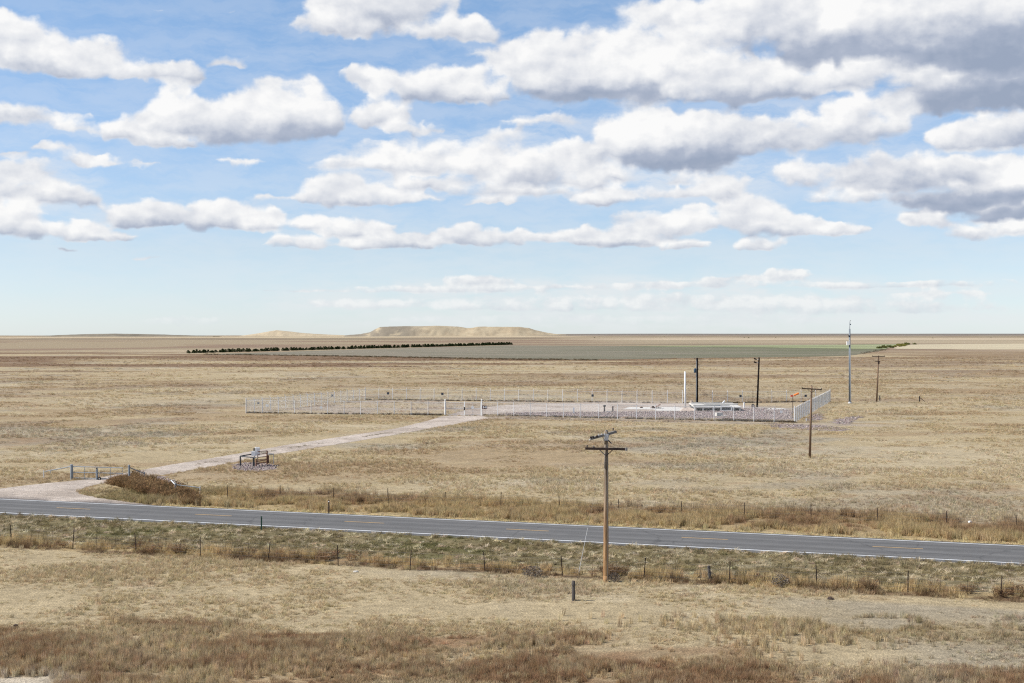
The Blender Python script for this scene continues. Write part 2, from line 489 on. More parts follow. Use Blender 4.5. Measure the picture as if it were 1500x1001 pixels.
def pole_wood():
    """old pole: orange-brown and oiled low down, silvered by weather towards its top"""
    mt, nt, N, L, bs = nodes_of('silvered_pole_wood')
    tc = N.new('ShaderNodeTexCoord')
    mp = N.new('ShaderNodeMapping'); mp.inputs['Scale'].default_value = (3, 3, 0.12); L.new(tc.outputs['Object'], mp.inputs[0])
    nz = N.new('ShaderNodeTexNoise'); nz.inputs['Scale'].default_value = 7; nz.inputs['Detail'].default_value = 7; nz.inputs['Roughness'].default_value = 0.7
    L.new(mp.outputs[0], nz.inputs['Vector'])
    def ramp(a, b):
        rp = N.new('ShaderNodeValToRGB'); rp.color_ramp.elements[0].position = 0.36; rp.color_ramp.elements[1].position = 0.62
        rp.color_ramp.elements[0].color = (*a, 1); rp.color_ramp.elements[1].color = (*b, 1); L.new(nz.outputs[0], rp.inputs[0]); return rp.outputs[0]
    low, high = ramp((0.16, 0.072, 0.026), (0.46, 0.295, 0.15)), ramp((0.115, 0.08, 0.05), (0.29, 0.245, 0.195))
    sp = N.new('ShaderNodeSeparateXYZ'); L.new(tc.outputs['Object'], sp.inputs[0])
    ad = N.new('ShaderNodeMath'); ad.operation = 'MULTIPLY_ADD'; L.new(nz.outputs[0], ad.inputs[0]); ad.inputs[1].default_value = 3.0; L.new(sp.outputs[2], ad.inputs[2])
    mr = N.new('ShaderNodeMapRange'); L.new(ad.outputs[0], mr.inputs[0]); mr.inputs[1].default_value = 3.0; mr.inputs[2].default_value = 7.5
    mx = N.new('ShaderNodeMix'); mx.data_type = 'RGBA'; L.new(mr.outputs[0], mx.inputs[0]); L.new(low, mx.inputs[6]); L.new(high, mx.inputs[7])
    L.new(mx.outputs[2], bs.inputs['Base Color']); bs.inputs['Roughness'].default_value = 0.85; bs.inputs['Specular IOR Level'].default_value = 0.2
    bp = N.new('ShaderNodeBump'); bp.inputs['Strength'].default_value = 0.5; bp.inputs['Distance'].default_value = 0.03
    L.new(nz.outputs[0], bp.inputs['Height']); L.new(bp.outputs[0], bs.inputs['Normal'])
    return mt
M['pole_near'] = pole_wood()

def attr_mat(name, attr, kind='GEOMETRY', fine=True, rough=0.95, translucent=0.0):
    """colour kept per vertex (or per tuft), broken up by world-space noise of several sizes"""
    mt, nt, N, L, bs = nodes_of(name)
    at = N.new('ShaderNodeAttribute'); at.attribute_name = attr; at.attribute_type = kind
    colr = at.outputs['Color']
    if fine:
        ge = N.new('ShaderNodeNewGeometry')
        acc = None
        for sc, dt, a, b in ((9.0, 4, 0.52, 1.42), (1.6, 5, 0.66, 1.32), (0.22, 4, 0.84, 1.16)):
            nz = N.new('ShaderNodeTexNoise'); nz.inputs['Scale'].default_value = sc
            nz.inputs['Detail'].default_value = dt; nz.inputs['Roughness'].default_value = 0.68
            L.new(ge.outputs['Position'], nz.inputs['Vector'])
            mr = N.new('ShaderNodeMapRange'); L.new(nz.outputs[0], mr.inputs[0])
            mr.inputs[1].default_value = 0.28; mr.inputs[2].default_value = 0.72
            mr.inputs[3].default_value = a; mr.inputs[4].default_value = b
            if acc is None: acc = mr.outputs[0]; first = nz
            else:
                k = N.new('ShaderNodeMath'); k.operation = 'MULTIPLY'
                L.new(acc, k.inputs[0]); L.new(mr.outputs[0], k.inputs[1]); acc = k.outputs[0]
        vm = N.new('ShaderNodeVectorMath'); vm.operation = 'SCALE'
        L.new(colr, vm.inputs[0]); L.new(acc, vm.inputs[3])
        colr = vm.outputs[0]
        bp = N.new('ShaderNodeBump'); bp.inputs['Strength'].default_value = 0.5; bp.inputs['Distance'].default_value = 0.12
        L.new(acc, bp.inputs['Height']); L.new(bp.outputs[0], bs.inputs['Normal'])
    else:
        a2 = N.new('ShaderNodeAttribute'); a2.attribute_name = 'shade'; a2.attribute_type = 'GEOMETRY'
        vm = N.new('ShaderNodeVectorMath'); vm.operation = 'SCALE'
        L.new(colr, vm.inputs[0]); L.new(a2.outputs['Fac'], vm.inputs[3])
        colr = vm.outputs[0]
    L.new(colr, bs.inputs['Base Color'])
    bs.inputs['Roughness'].default_value = rough
    bs.inputs['Specular IOR Level'].default_value = 0.08
    if translucent:
        tr = N.new('ShaderNodeBsdfTranslucent'); L.new(colr, tr.inputs['Color'])
        mx = N.new('ShaderNodeMixShader'); mx.inputs[0].default_value = translucent
        L.new(bs.outputs[0], mx.inputs[1]); L.new(tr.outputs[0], mx.inputs[2])
        L.new(mx.outputs[0], N['Material Output'].inputs['Surface'])
    return mt

M['ground'] = attr_mat('dry_prairie_ground', 'tint')
M['grass'] = attr_mat('dry_grass_blades', 'tint', 'INSTANCER', fine=False, translucent=0.35)
M['leaf'] = attr_mat('foliage', 'tint', fine=False, translucent=0.2)

# ------------------------------------------------------------------ layout: the highway
far_a, far_b = G(0, 731.8), G(1500, 801.5)
near_a, near_b = G(0, 752.0), G(1500, 826.2)
RU = ((far_b - far_a).normalized() + (near_b - near_a).normalized()).normalized()     # along the road, to the right
RN = Vector((-RU.y, RU.x, 0))                                                           # away from the camera
RC = (far_a + far_b + near_a + near_b) / 4                                              # on the centre line
def road_st(x, y):
    dx, dy = x - RC.x, y - RC.y
    return dx * RU.x + dy * RU.y, dx * RN.x + dy * RN.y
HALF_LANE = (road_st(far_a.x, far_a.y)[1] + road_st(far_b.x, far_b.y)[1] - road_st(near_a.x, near_a.y)[1] - road_st(near_b.x, near_b.y)[1]) / 4
EDGE = HALF_LANE + 0.45

NEAR_POSTS = [(17, 797), (106.5, 804), (199.5, 809), (293.5, 816.5), (393, 822), (495.5, 829), (600.5, 836), (710.5, 839), (824, 845), (943, 851), (1068.5, 855), (1196.5, 860), (1330, 868), (1466, 876)]
FAR_POSTS = [(489, 736), (569, 738.5), (651, 742), (733.5, 744), (820, 748.5), (907, 754), (997, 757), (1090, 761), (1188, 763), (1286, 767.5), (1386, 774), (1489, 780)]
nf = [road_st(*G(*p).xy) for p in NEAR_POSTS]
ff = [road_st(*G(*p).xy) for p in FAR_POSTS]
nf_fit = np.polyfit([a for a, b in nf], [b for a, b in nf], 1)
ff_fit = np.polyfit([a for a, b in ff], [b for a, b in ff], 1)

# ------------------------------------------------------------------ layout: gravel drive and compound
DRIVE_PX = [(-60, 735.5), (-60, 724), (0, 716), (60, 709), (120, 703.5), (150, 699), (178, 694), (200, 690), (245, 682), (330, 668), (420, 652), (500, 640), (580, 628), (625, 617), (650, 609.6),
            (706, 609.8), (716, 613), (700, 616), (640, 626.5), (580, 637), (500, 650), (420, 663), (340, 678), (270, 691), (225, 698), (205, 700), (185, 703), (160, 707), (135, 711), (120, 716), (113, 721), (122, 725), (145, 730), (190, 736), (240, 742.5), (262, 746), (200, 743.5), (100, 739.5)]
PAD_PX = [(653, 609.2), (672, 603.5), (700, 598), (740, 594), (800, 591), (880, 589.8), (1000, 591), (1060, 593), (1098, 594.5), (1100, 598), (1040, 602.5), (1000, 603.2), (900, 603.5), (860, 604.2), (800, 604.5), (757, 604.8), (722, 607), (705.5, 609.4)]
STRIP_PX = [(726, 607), (760, 604.6), (860, 604), (900, 603.5), (1000, 603), (1035, 602.5), (1075, 600), (1110, 597.5), (1158, 601), (1161, 615), (1135, 615), (1100, 614), (1000, 612.3), (900, 611), (800, 609.5), (745, 609)]
OUT_PX = [(1124, 622.5), (1150, 621.5), (1180, 622.5), (1215, 625), (1243, 628.5), (1236, 632), (1200, 631), (1165, 628.5), (1132, 626.5)]
PATCH_PX = [(1177, 616), (1186, 610), (1200, 606), (1206, 608), (1203, 615), (1192, 618)]
PATCH2_PX = [(1222, 619), (1230, 614), (1245, 611), (1258, 609), (1262, 612), (1250, 617), (1244, 622), (1230, 622)]
VALVE_PX = [(340, 686), (346, 681), (358, 678.5), (375, 678), (395, 680.5), (408, 683), (404, 687), (392, 689), (380, 691), (362, 690.5), (346, 689.5)]
CULV_PX = [(212, 700), (226, 698), (240, 699), (256, 704), (264, 709), (254, 711), (236, 709), (220, 706)]
def ring(px): return [G(*p) for p in px]
drive, pad = ring(DRIVE_PX), ring(PAD_PX)
rocks = [ring(p) for p in (STRIP_PX, OUT_PX, PATCH_PX, PATCH2_PX, VALVE_PX, CULV_PX)]

FL, FR, BR, BL = G(360.5, 605.5), G(1164, 619.3), G(1216, 589), G(535, 586)
GL_, GM_, GR_ = G(652, 609), G(680.5, 609), G(705.5, 609)

FIELD_PX = [(296, 519.3), (380, 516.8), (480, 513.8), (600, 510.3), (745, 506.3), (850, 506.9), (960, 507.6), (1100, 509), (1260, 511.5), (1298, 511.5), (1288, 514.5), (1262, 518.5), (1240, 521.5), (1150, 523.4), (1000, 525), (900, 527), (800, 527.5), (740, 526.6), (600, 524), (450, 521.4)]
GREEN_PX = [(900, 507.4), (1000, 506.9), (1100, 506.2), (1240, 505.4), (1318, 504.6), (1306, 508), (1298, 511.6), (1260, 511.6), (1100, 509.2), (990, 508.3)]
PALE_PX = [(1308, 511.6), (1318, 508.5), (1338, 504.9), (1420, 504.2), (1560, 503.4), (1560, 512), (1420, 512)]
field, green, pale = ring(FIELD_PX), ring(GREEN_PX), ring(PALE_PX)

# ------------------------------------------------------------------ ground colours (albedo, with some shade painted in) by place
STRAW = np.array((0.348, 0.279, 0.170)); GREY = np.array((0.268, 0.232, 0.172)); BROWN = np.array((0.215, 0.138, 0.078))
RED = np.array((0.178, 0.112, 0.068)); GOLD = np.array((0.300, 0.228, 0.122)); LUSH = np.array((0.098, 0.088, 0.038)); PALE = np.array((0.42, 0.355, 0.245))
DIRT = np.array((0.32, 0.265, 0.205))

def lerp(c, d, w): return c + (d - c) * w[..., None]

def zones(x, y):
    """how much each kind of ground cover stands at a place"""
    x = np.asarray(x, float); y = np.asarray(y, float)
    s, t = road_st(x, y)
    tn = nf_fit[0] * s + nf_fit[1]; tf = ff_fit[0] * s + ff_fit[1]
    wob = fbm(x, y, 3.0, 3, 5) - 0.5
    z = {}
    z['fence_strip'] = sst(t - tn, -0.9 + wob * 1.2, -0.2 + wob * 0.8) * (1 - sst(t - tn, 1.3 + wob, 2.3 + wob))
    z['verge'] = sst(t - tn, 1.3 + wob, 2.3 + wob) * (1 - sst(t, -EDGE - 0.1, -EDGE + 0.3))
    right = sst(s, -30 + wob * 5, -25 + wob * 5)
    z['far_strip'] = sst(t, EDGE + 0.5, EDGE + 1.5) * (1 - sst(t - tf, 2.0 + wob * 5, 6.0 + wob * 5)) * right
    z['lip'] = sst(t, EDGE - 0.2, EDGE + 0.1) * (1 - sst(t, EDGE + 0.5, EDGE + 1.0)) * right
    yb = 61.4 - 0.13 * x - 0.16 * np.maximum(x - 6, 0) + 11.0 * (fbm(x, y * 1.8, 7.0, 4, 21) - 0.5)
    z['brown'] = (1 - sst(y - yb, -2.2, 2.4)) * (0.35 + 0.65 * sst(fbm(x, y * 1.5, 4.0, 4, 22), 0.33, 0.52))
    z['tan'] = np.exp(-((x - 20 + 0.9 * (y - 63)) / 7.5) ** 2 - ((y - 64.5) / 2.8) ** 2) * sst(fbm(x, y, 3.0, 3, 23), 0.26, 0.42)
    bare = sst(-x, 15.5 + wob * 6, 18 + wob * 6) * (1 - sst(y, 55.4 + wob * 3, 56.6 + wob * 3))
    z['bare'] = bare
    z['sparse'] = sst(x, 10 + wob * 8, 20 + wob * 8) * (1 - sst(t - tn, -3.5, -2.2))
    z['t'], z['s'], z['tn'], z['tf'] = t, s, tn, tf
    return z

def ground_color(x, y):
    x = np.asarray(x, float); y = np.asarray(y, float)
    z = zones(x, y)
    n1 = fbm(x, y, 30, 4, 1); n2 = fbm(x, y, 9, 4, 2); n3 = fbm(x, y, 90, 4, 3); n4 = fbm(x, y, 2.5, 3, 4); n5 = fbm(x, y, 260, 3, 6)
    c = np.broadcast_to(STRAW, x.shape + (3,)).copy()
    mid = sst(y, 105, 140)
    c = lerp(c, GREY, sst(n1 * 0.55 + n2 * 0.45, 0.50, 0.68) * (0.55 + 0.35 * mid))
    c = lerp(c, PALE, sst(n2 * 0.6 + n4 * 0.4, 0.56, 0.74) * 0.55)
    nb_ = fbm(x * 0.45, y, 16, 4, 12)
    c = lerp(c, BROWN * 1.05, mid * sst(nb_, 0.58, 0.68) * 0.40)
    c = lerp(c, PALE * 0.96, mid * (1 - sst(nb_, 0.34, 0.44)) * 0.45)
    c = lerp(c, BROWN * 1.15, sst(n1 * 0.4 + n4 * 0.6, 0.60, 0.78) * 0.5)
    # reddish bands of the farther range
    red = (0.30 + 0.70 * sst(y, 400, 520)) * (1 - 0.35 * sst(x / np.maximum(y, 1), 0.02, 0.2)) * sst(y, 240, 340) * (1 - sst(y, 950, 1150))
    c = lerp(c, RED * 0.92, red * sst(fbm(x * 0.3, y, 45, 5, 8, 0.6), 0.45, 0.55) * 0.9)
    c = lerp(c, BROWN, sst(y, 190, 260) * (1 - red) * sst(n3 * 0.5 + n1 * 0.5, 0.56, 0.66) * 0.6 * (1 - sst(y, 1000, 1200)))
    # far plain
    fp = sst(y, 900, 1200)
    fc = np.broadcast_to(np.array((0.27, 0.215, 0.14)), x.shape + (3,)).copy()
    m5 = fbm(x, y * 0.7, 700, 4, 9)
    fc = lerp(fc, np.array((0.40, 0.32, 0.22)), sst(m5, 0.50, 0.62))
    fc = lerp(fc, np.array((0.20, 0.135, 0.095)), sst(n5, 0.56, 0.64) * 0.8)
    azp = x / np.maximum(y, 1)
    rt = sst(azp, 0.0, 0.12)
    pink = sst(y, 1750, 1800) * (1 - sst(y, 4200, 4700))
    fc = lerp(fc, np.array((0.30, 0.245, 0.165)), pink * rt * 0.8)
    fc = lerp(fc, np.array((0.47, 0.38, 0.27)), rt * sst(y, 2800, 2950) * (1 - sst(y, 3400, 3600)) * 0.8)
    fc = lerp(fc, np.array((0.085, 0.07, 0.055)), rt * (sst(y, 1640, 1660) * (1 - sst(y, 1740, 1760))) * 0.75)
    fc = lerp(fc, np.array((0.10, 0.085, 0.065)), sst(azp, 0.03, 0.08) * (sst(y, 4600, 4700) * (1 - sst(y, 5100, 5300))) * 0.8)
    lf = 1 - sst(azp, 0.0, 0.05)
    fc = lerp(fc, np.array((0.45, 0.37, 0.24)), lf * sst(y, 5200, 6000) * (1 - sst(y, 8800, 9500)) * 0.7)
    fc = lerp(fc, np.array((0.16, 0.13, 0.09)), lf * sst(y, 3000, 3400) * (1 - sst(y, 4300, 4700)) * 0.6)
    fc = lerp(fc, np.array((0.155, 0.135, 0.115)), sst(azp, -0.02, 0.06) * sst(y, 7000, 8000) * 0.95)  # dark band on the far right: cloud shade put into the ground colour
    c = lerp(c, fc, fp)
    # roadside and foreground
    c = lerp(c, GREY * 1.0, z['sparse'] * 0.75)
    ft = z['verge']
    vg = np.broadcast_to(np.array((0.205, 0.165, 0.09)), x.shape + (3,)).copy()
    vg = lerp(vg, PALE * 0.95, sst(n4 * 0.7 + n2 * 0.3, 0.52, 0.66) * 0.8)
    s = z['s']
    gw = np.clip(np.exp(-((s + 19) / 6.5) ** 2) * sst(z['t'] - z['tn'], 3.2, 5.5) + np.exp(-((s - 3.5) / 6.5) ** 2) * sst(z['t'] - z['tn'], 1.8, 3.0) * 0.95 + 0.12, 0, 1)
    vg = lerp(vg, np.array((0.140, 0.112, 0.060)), sst(fbm(x, y, 1.3, 3, 13), 0.46, 0.58) * 0.8)
    vg = lerp(vg, LUSH * 1.25, gw * sst(n2 * 0.4 + n4 * 0.6, 0.36, 0.56))
    c = lerp(c, vg, ft)
    fs = lerp(np.broadcast_to(GOLD * 1.1, x.shape + (3,)).copy(), BROWN * 1.1, sst(n2 * 0.5 + n4 * 0.5, 0.52, 0.68) * 0.7)
    fs = lerp(fs, BROWN * 0.55, (1 - sst(z['t'] - z['tn'], -0.1, 0.7)) * sst(n4, 0.26, 0.46))  # dark brown front edge: shade at the tall grass's base painted in
    c = lerp(c, fs, z['fence_strip'])
    fr = lerp(np.broadcast_to(GOLD * 1.05, x.shape + (3,)).copy(), BROWN * 0.95, sst(n2 * 0.5 + n1 * 0.5, 0.46, 0.60) * sst(z['t'], EDGE + 2.0, EDGE + 5.0) * 0.85)
    c = lerp(c, fr, z['far_strip'])
    c = lerp(c, np.array((0.42, 0.34, 0.19)), z['lip'])
    br = lerp(np.broadcast_to(BROWN * 1.02, x.shape + (3,)).copy(), STRAW * 0.8, sst(n2 * 0.4 + n4 * 0.6, 0.50, 0.68) * 0.7)
    c = lerp(c, GOLD * 0.85, z['tan'] * 0.7)
    c = lerp(c, br, z['brown'])
    c = lerp(c, np.array((0.40, 0.345, 0.265)), z['bare'])
    # verge between drive and highway, left of the golden strip
    lv = sst(-z['s'], 25, 28) * sst(z['t'], EDGE + 0.2, EDGE + 0.8) * (1 - sst(z['t'], 15, 18))
    lg = lerp(np.broadcast_to(np.array((0.24, 0.19, 0.10)), x.shape + (3,)).copy(), LUSH * 1.1, sst(n2 * 0.5 + n4 * 0.5, 0.44, 0.6) * sst(z['s'], -36, -30))
    c = lerp(c, lg, lv * sst(z['s'], -38, -33))
    # ground of the fenced compound
    comp = inpoly(x, y, [FL, GL_, GR_, FR, BR, BL])
    cc = lerp(np.broadcast_to(np.array((0.345, 0.275, 0.18)), x.shape + (3,)).copy(), DIRT, sst(n2, 0.42, 0.58))
    cc = lerp(cc, BROWN * 1.2, sst(n4 * 0.5 + n2 * 0.5, 0.60, 0.72) * 0.6)
    c = np.where(comp[..., None], cc, c)
    # worn track outside the front fence
    fx = np.array([FL.x, GL_.x, GR_.x, FR.x, FR.x + 30]); fy = np.array([FL.y, GL_.y, GR_.y, FR.y, FR.y - 7])
    dy = np.interp(x, fx, fy) - y
    tr = sst(dy, 0.6, 1.4) * (1 - sst(dy, 6.0, 8.5)) * sst(x, -15, -4) * (1 - sst(x, 50, 60))
    c = lerp(c, np.array((0.335, 0.28, 0.215)), tr * 0.8)
    c = lerp(c, np.array((0.15, 0.115, 0.085)), sst(dy, 3.6, 4.2) * (1 - sst(dy, 5.2, 6.0)) * sst(x, -4, 4) * (1 - sst(x, 44, 54)) * sst(n4, 0.30, 0.5) * 0.6)
    return np.clip(c, 0.01, 0.8)

def terrain_z(x, y):
    x = np.asarray(x, float); y = np.asarray(y, float)
    azp = x / np.maximum(np.abs(y), 50)
    d = np.maximum(0, y - 1900)
    z = -0.00135 * d * (1 - sst(azp, -0.16, 0.10))
    z = z + (fbm(x, y, 1500, 3, 41) - 0.5) * 5.0 * sst(y, 2200, 6000)
    return z

# ------------------------------------------------------------------ ground sheet
def set_tint(me, c):
    a = me.attributes.new('tint', 'FLOAT_COLOR', 'POINT')
    a.data.foreach_set('color', np.concatenate([c, np.ones((len(c), 1))], 1).astype(np.float32).ravel())

def grid_mesh(name, X, Y, Z, C, mt, smooth=True):
    nr, nc = X.shape
    me = bpy.data.meshes.new(name)
    idx = np.arange(nr * nc).reshape(nr, nc)
    q = np.stack([idx[:-1, :-1], idx[:-1, 1:], idx[1:, 1:], idx[1:, :-1]], -1).reshape(-1, 4)
    me.vertices.add(nr * nc)
    me.vertices.foreach_set('co', np.stack([X, Y, Z], -1).astype(np.float32).ravel())
    me.loops.add(q.size); me.loops.foreach_set('vertex_index', q.ravel().astype(np.int32))
    me.polygons.add(len(q)); me.polygons.foreach_set('loop_start', (np.arange(len(q)) * 4).astype(np.int32))
    me.polygons.foreach_set('use_smooth', np.full(len(q), smooth))
    me.update(calc_edges=True)
    set_tint(me, C.reshape(-1, 3))
    me.materials.append(mt)
    return me

ys = [-600, -300, -150, -80, -40, 0, 20, 35, 45]
yv = 50.0
while yv < 26000:
    ys.append(yv)
    yv += max(0.42, min(0.42 * yv * yv / 28120.0, 0.035 * yv))
ys.append(26500); ys = np.array(ys)
inner = np.linspace(-1, 1, 361)
hw = 22 + 0.405 * np.maximum(ys, 0)
outer = np.array([1.06, 1.15, 1.3, 1.6, 2.2, 3.5, 6.0, 12.0])
uu = np.concatenate([-outer[::-1], inner, outer])
Xg = uu[None, :] * hw[:, None]
Yg = np.repeat(ys[:, None], len(uu), 1)
jit = 0.30 * np.maximum(0.0, np.gradient(ys))[:, None] * (vnoise(Xg * 3.1 + 7, Yg * 2.7, 77) - 0.5) * (np.abs(uu)[None, :] < 1)
Yj = Yg + jit
ground = link('ground', grid_mesh('ground', Xg, Yj, terrain_z(Xg, Yj), ground_color(Xg, Yj), M['ground']))
tag(ground, kind='structure')

# ------------------------------------------------------------------ sheets on the ground (drive, pads, fields)
def densify(poly, step, jag, seed):
    r = np.random.default_rng(seed); out = []
    n = len(poly)
    for i in range(n):
        a, b = Vector(poly[i][:2]), Vector(poly[(i + 1) % n][:2])
        k = max(1, int((b - a).length / step))
        nrm = Vector((-(b - a).y, (b - a).x)).normalized() if (b - a).length > 0 else Vector((0, 0))
        for j in range(k):
            out.append(a.lerp(b, j / k) + nrm * float(r.normal(0, jag)))
    return out

def sheet(name, poly, z, mt, colf, step=1.0, jag=0.1, seed=1, sub=None, thick=0.0):
    pts = densify(poly, step, jag, seed)
    bm = bmesh.new()
    vs = [bm.verts.new((p.x, p.y, z)) for p in pts]
    bm.faces.new(vs)
    bmesh.ops.triangulate(bm, faces=bm.faces[:])
    if sub:
        for _ in range(sub):
            es = [e for e in bm.edges if e.calc_length() > step * 2.2]
            if not es: break
            bmesh.ops.subdivide_edges(bm, edges=es, cuts=1)
            bmesh.ops.triangulate(bm, faces=[f for f in bm.faces if len(f.verts) > 3])
    bmesh.ops.recalc_face_normals(bm, faces=bm.faces[:])
    if sum(f.normal.z for f in bm.faces) < 0: bmesh.ops.reverse_faces(bm, faces=bm.faces[:])
    me = bpy.data.meshes.new(name); bm.to_mesh(me); bm.free()
    co = np.empty(len(me.vertices) * 3, np.float32); me.vertices.foreach_get('co', co); co = co.reshape(-1, 3)
    set_tint(me, colf(co[:, 0].astype(float), co[:, 1].astype(float)))
    me.materials.append(mt)
    o = link(name, me)
    return tag(o, kind='structure')

def drive_c(x, y):
    n = fbm(x, y, 6, 4, 50); k = fbm(x, y, 1.2, 3, 51)
    c = lerp(np.broadcast_to(np.array((0.45, 0.388, 0.33)), x.shape + (3,)).copy(), np.array((0.35, 0.295, 0.245)), sst(n, 0.42, 0.62))
    s, t = road_st(x, y)
    return lerp(c, np.array((0.17, 0.15, 0.14)), (1 - sst(t, EDGE + 0.2, EDGE + 2.2)) * sst(k * .5 + n * .5, 0.42, 0.56) * 0.85)
sheet('gravel_drive', drive, 0.012, M['ground'], drive_c, 0.7, 0.06, 3, 7)
def pad_c(x, y):
    n = fbm(x, y, 7, 4, 52)
    return lerp(np.broadcast_to(np.array((0.44, 0.382, 0.328)), x.shape + (3,)).copy(), np.array((0.35, 0.29, 0.24)), sst(n, 0.45, 0.62))
sheet('gravel_pad', pad, 0.016, M['ground'], pad_c, 1.0, 0.2, 4, 6)
def rock_c(x, y):
    n = fbm(x, y, 2.0, 3, 53)
    return lerp(np.broadcast_to(np.array((0.31, 0.252, 0.232)), x.shape + (3,)).copy(), np.array((0.23, 0.188, 0.16)), sst(n, 0.45, 0.6))
for i, rp in enumerate(rocks):
    sheet('ballast_bed', rp, 0.020, M['ground'], rock_c, 0.8, 0.45, 60 + i, 5)

def field_c(x, y):
    n = fbm(x, y, 40, 4, 54); st = fbm(x * 0.15 + y * 0.02, y, 16, 3, 55)
    c = lerp(np.broadcast_to(np.array((0.205, 0.180, 0.135)), x.shape + (3,)).copy(), np.array((0.165, 0.152, 0.110)), sst(n, 0.42, 0.6))
    g = sst(x, -40, 220) * sst(st, 0.36, 0.56)
    return lerp(c, np.array((0.115, 0.122, 0.07)), g * 0.75)
fo = sheet('ploughed_field', field, 0.10, M['ground'], field_c, 12.0, 0.5, 70, 4)
def green_c(x, y):
    st = fbm(x * 0.12 + y * 0.03, y, 26, 3, 56)
    c = lerp(np.broadcast_to(np.array((0.16, 0.175, 0.095)), x.shape + (3,)).copy(), np.array((0.26, 0.28, 0.15)), sst(st, 0.40, 0.6))
    return lerp(c, np.array((0.30, 0.31, 0.18)), sst(x, 180, 420) * 0.5)
sheet('green_field', green, 0.22, M['ground'], green_c, 14.0, 0.6, 71, 4)
sheet('stubble_field', pale, 0.16, M['ground'], lambda x, y: np.broadcast_to(np.array((0.43, 0.37, 0.255)), x.shape + (3,)) * (0.85 + 0.3 * fbm(x, y, 60, 3, 57))[..., None], 14.0, 0.6, 72, 4)

# ------------------------------------------------------------------ buttes
def butte(name, prof, Yc, depth, colf, seed, rough=1.0):
    px = np.array([p[0] for p in prof], float); py = np.array([p[1] for p in prof], float)
    nx, ny = 260, 60
    cols = np.linspace(px[0], px[-1], nx)
    X1 = (cols - 750) / F * Yc
    top = np.interp(cols, px, (EYE + (HOR - py) / F * Yc))
    v = np.linspace(-1, 1, ny)
    XX, VV = np.meshgrid(X1, v)
    YY = Yc + VV * depth + (fbm(XX, VV * 200, 300, 3, seed) - 0.5) * depth * 0.5
    base = -40.0
    er = fbm(XX, YY * 0.5, 170, 4, seed + 3)
    wall = np.clip((1 - np.abs(VV)) * 1.12 + (er - 0.5) * 0.22, 0, 1)
    wall = wall * wall * (3 - 2 * wall)
    ZZ = base + (top[None, :] - base) * wall
    ZZ += (fbm(XX, YY, 60, 4, seed + 9) - 0.5) * 5 * rough * wall
    o = link(name, grid_mesh(name, XX, YY, ZZ, colf(XX, YY, ZZ), M['ground']))
    return tag(o, kind='structure')
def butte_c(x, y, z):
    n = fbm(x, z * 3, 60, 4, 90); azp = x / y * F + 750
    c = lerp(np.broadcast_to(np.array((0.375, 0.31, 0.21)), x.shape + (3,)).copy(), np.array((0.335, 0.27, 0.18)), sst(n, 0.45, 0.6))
    return lerp(c, np.array((0.175, 0.155, 0.125)), (1 - sst(azp, 588, 640)) * sst(n, 0.25, 0.45) * 0.75)  # darker left flank: cloud shade painted into the grey shale colour
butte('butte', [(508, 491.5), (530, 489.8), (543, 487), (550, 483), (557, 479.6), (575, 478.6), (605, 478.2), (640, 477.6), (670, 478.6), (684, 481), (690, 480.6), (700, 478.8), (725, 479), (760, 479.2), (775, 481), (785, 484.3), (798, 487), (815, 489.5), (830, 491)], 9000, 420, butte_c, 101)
butte('hill', [(355, 492), (375, 489), (392, 486), (405, 484), (420, 485.4), (445, 488.4), (480, 490.3), (520, 492)], 11500, 500, butte_c_ := (lambda x, y, z: np.broadcast_to(np.array((0.40, 0.33, 0.225)), x.shape + (3,)) * (0.85 + 0.3 * fbm(x, y, 120, 3, 91))[..., None]), 111, 0.6)
butte('ridge', [(60, 493), (90, 491), (130, 489.6), (170, 489), (215, 489.8), (260, 491), (320, 492.5)], 10500, 500, lambda x, y, z: np.broadcast_to(np.array((0.19, 0.165, 0.125)), x.shape + (3,)) * (0.8 + 0.4 * fbm(x, y, 120, 3, 92))[..., None], 121, 0.6)

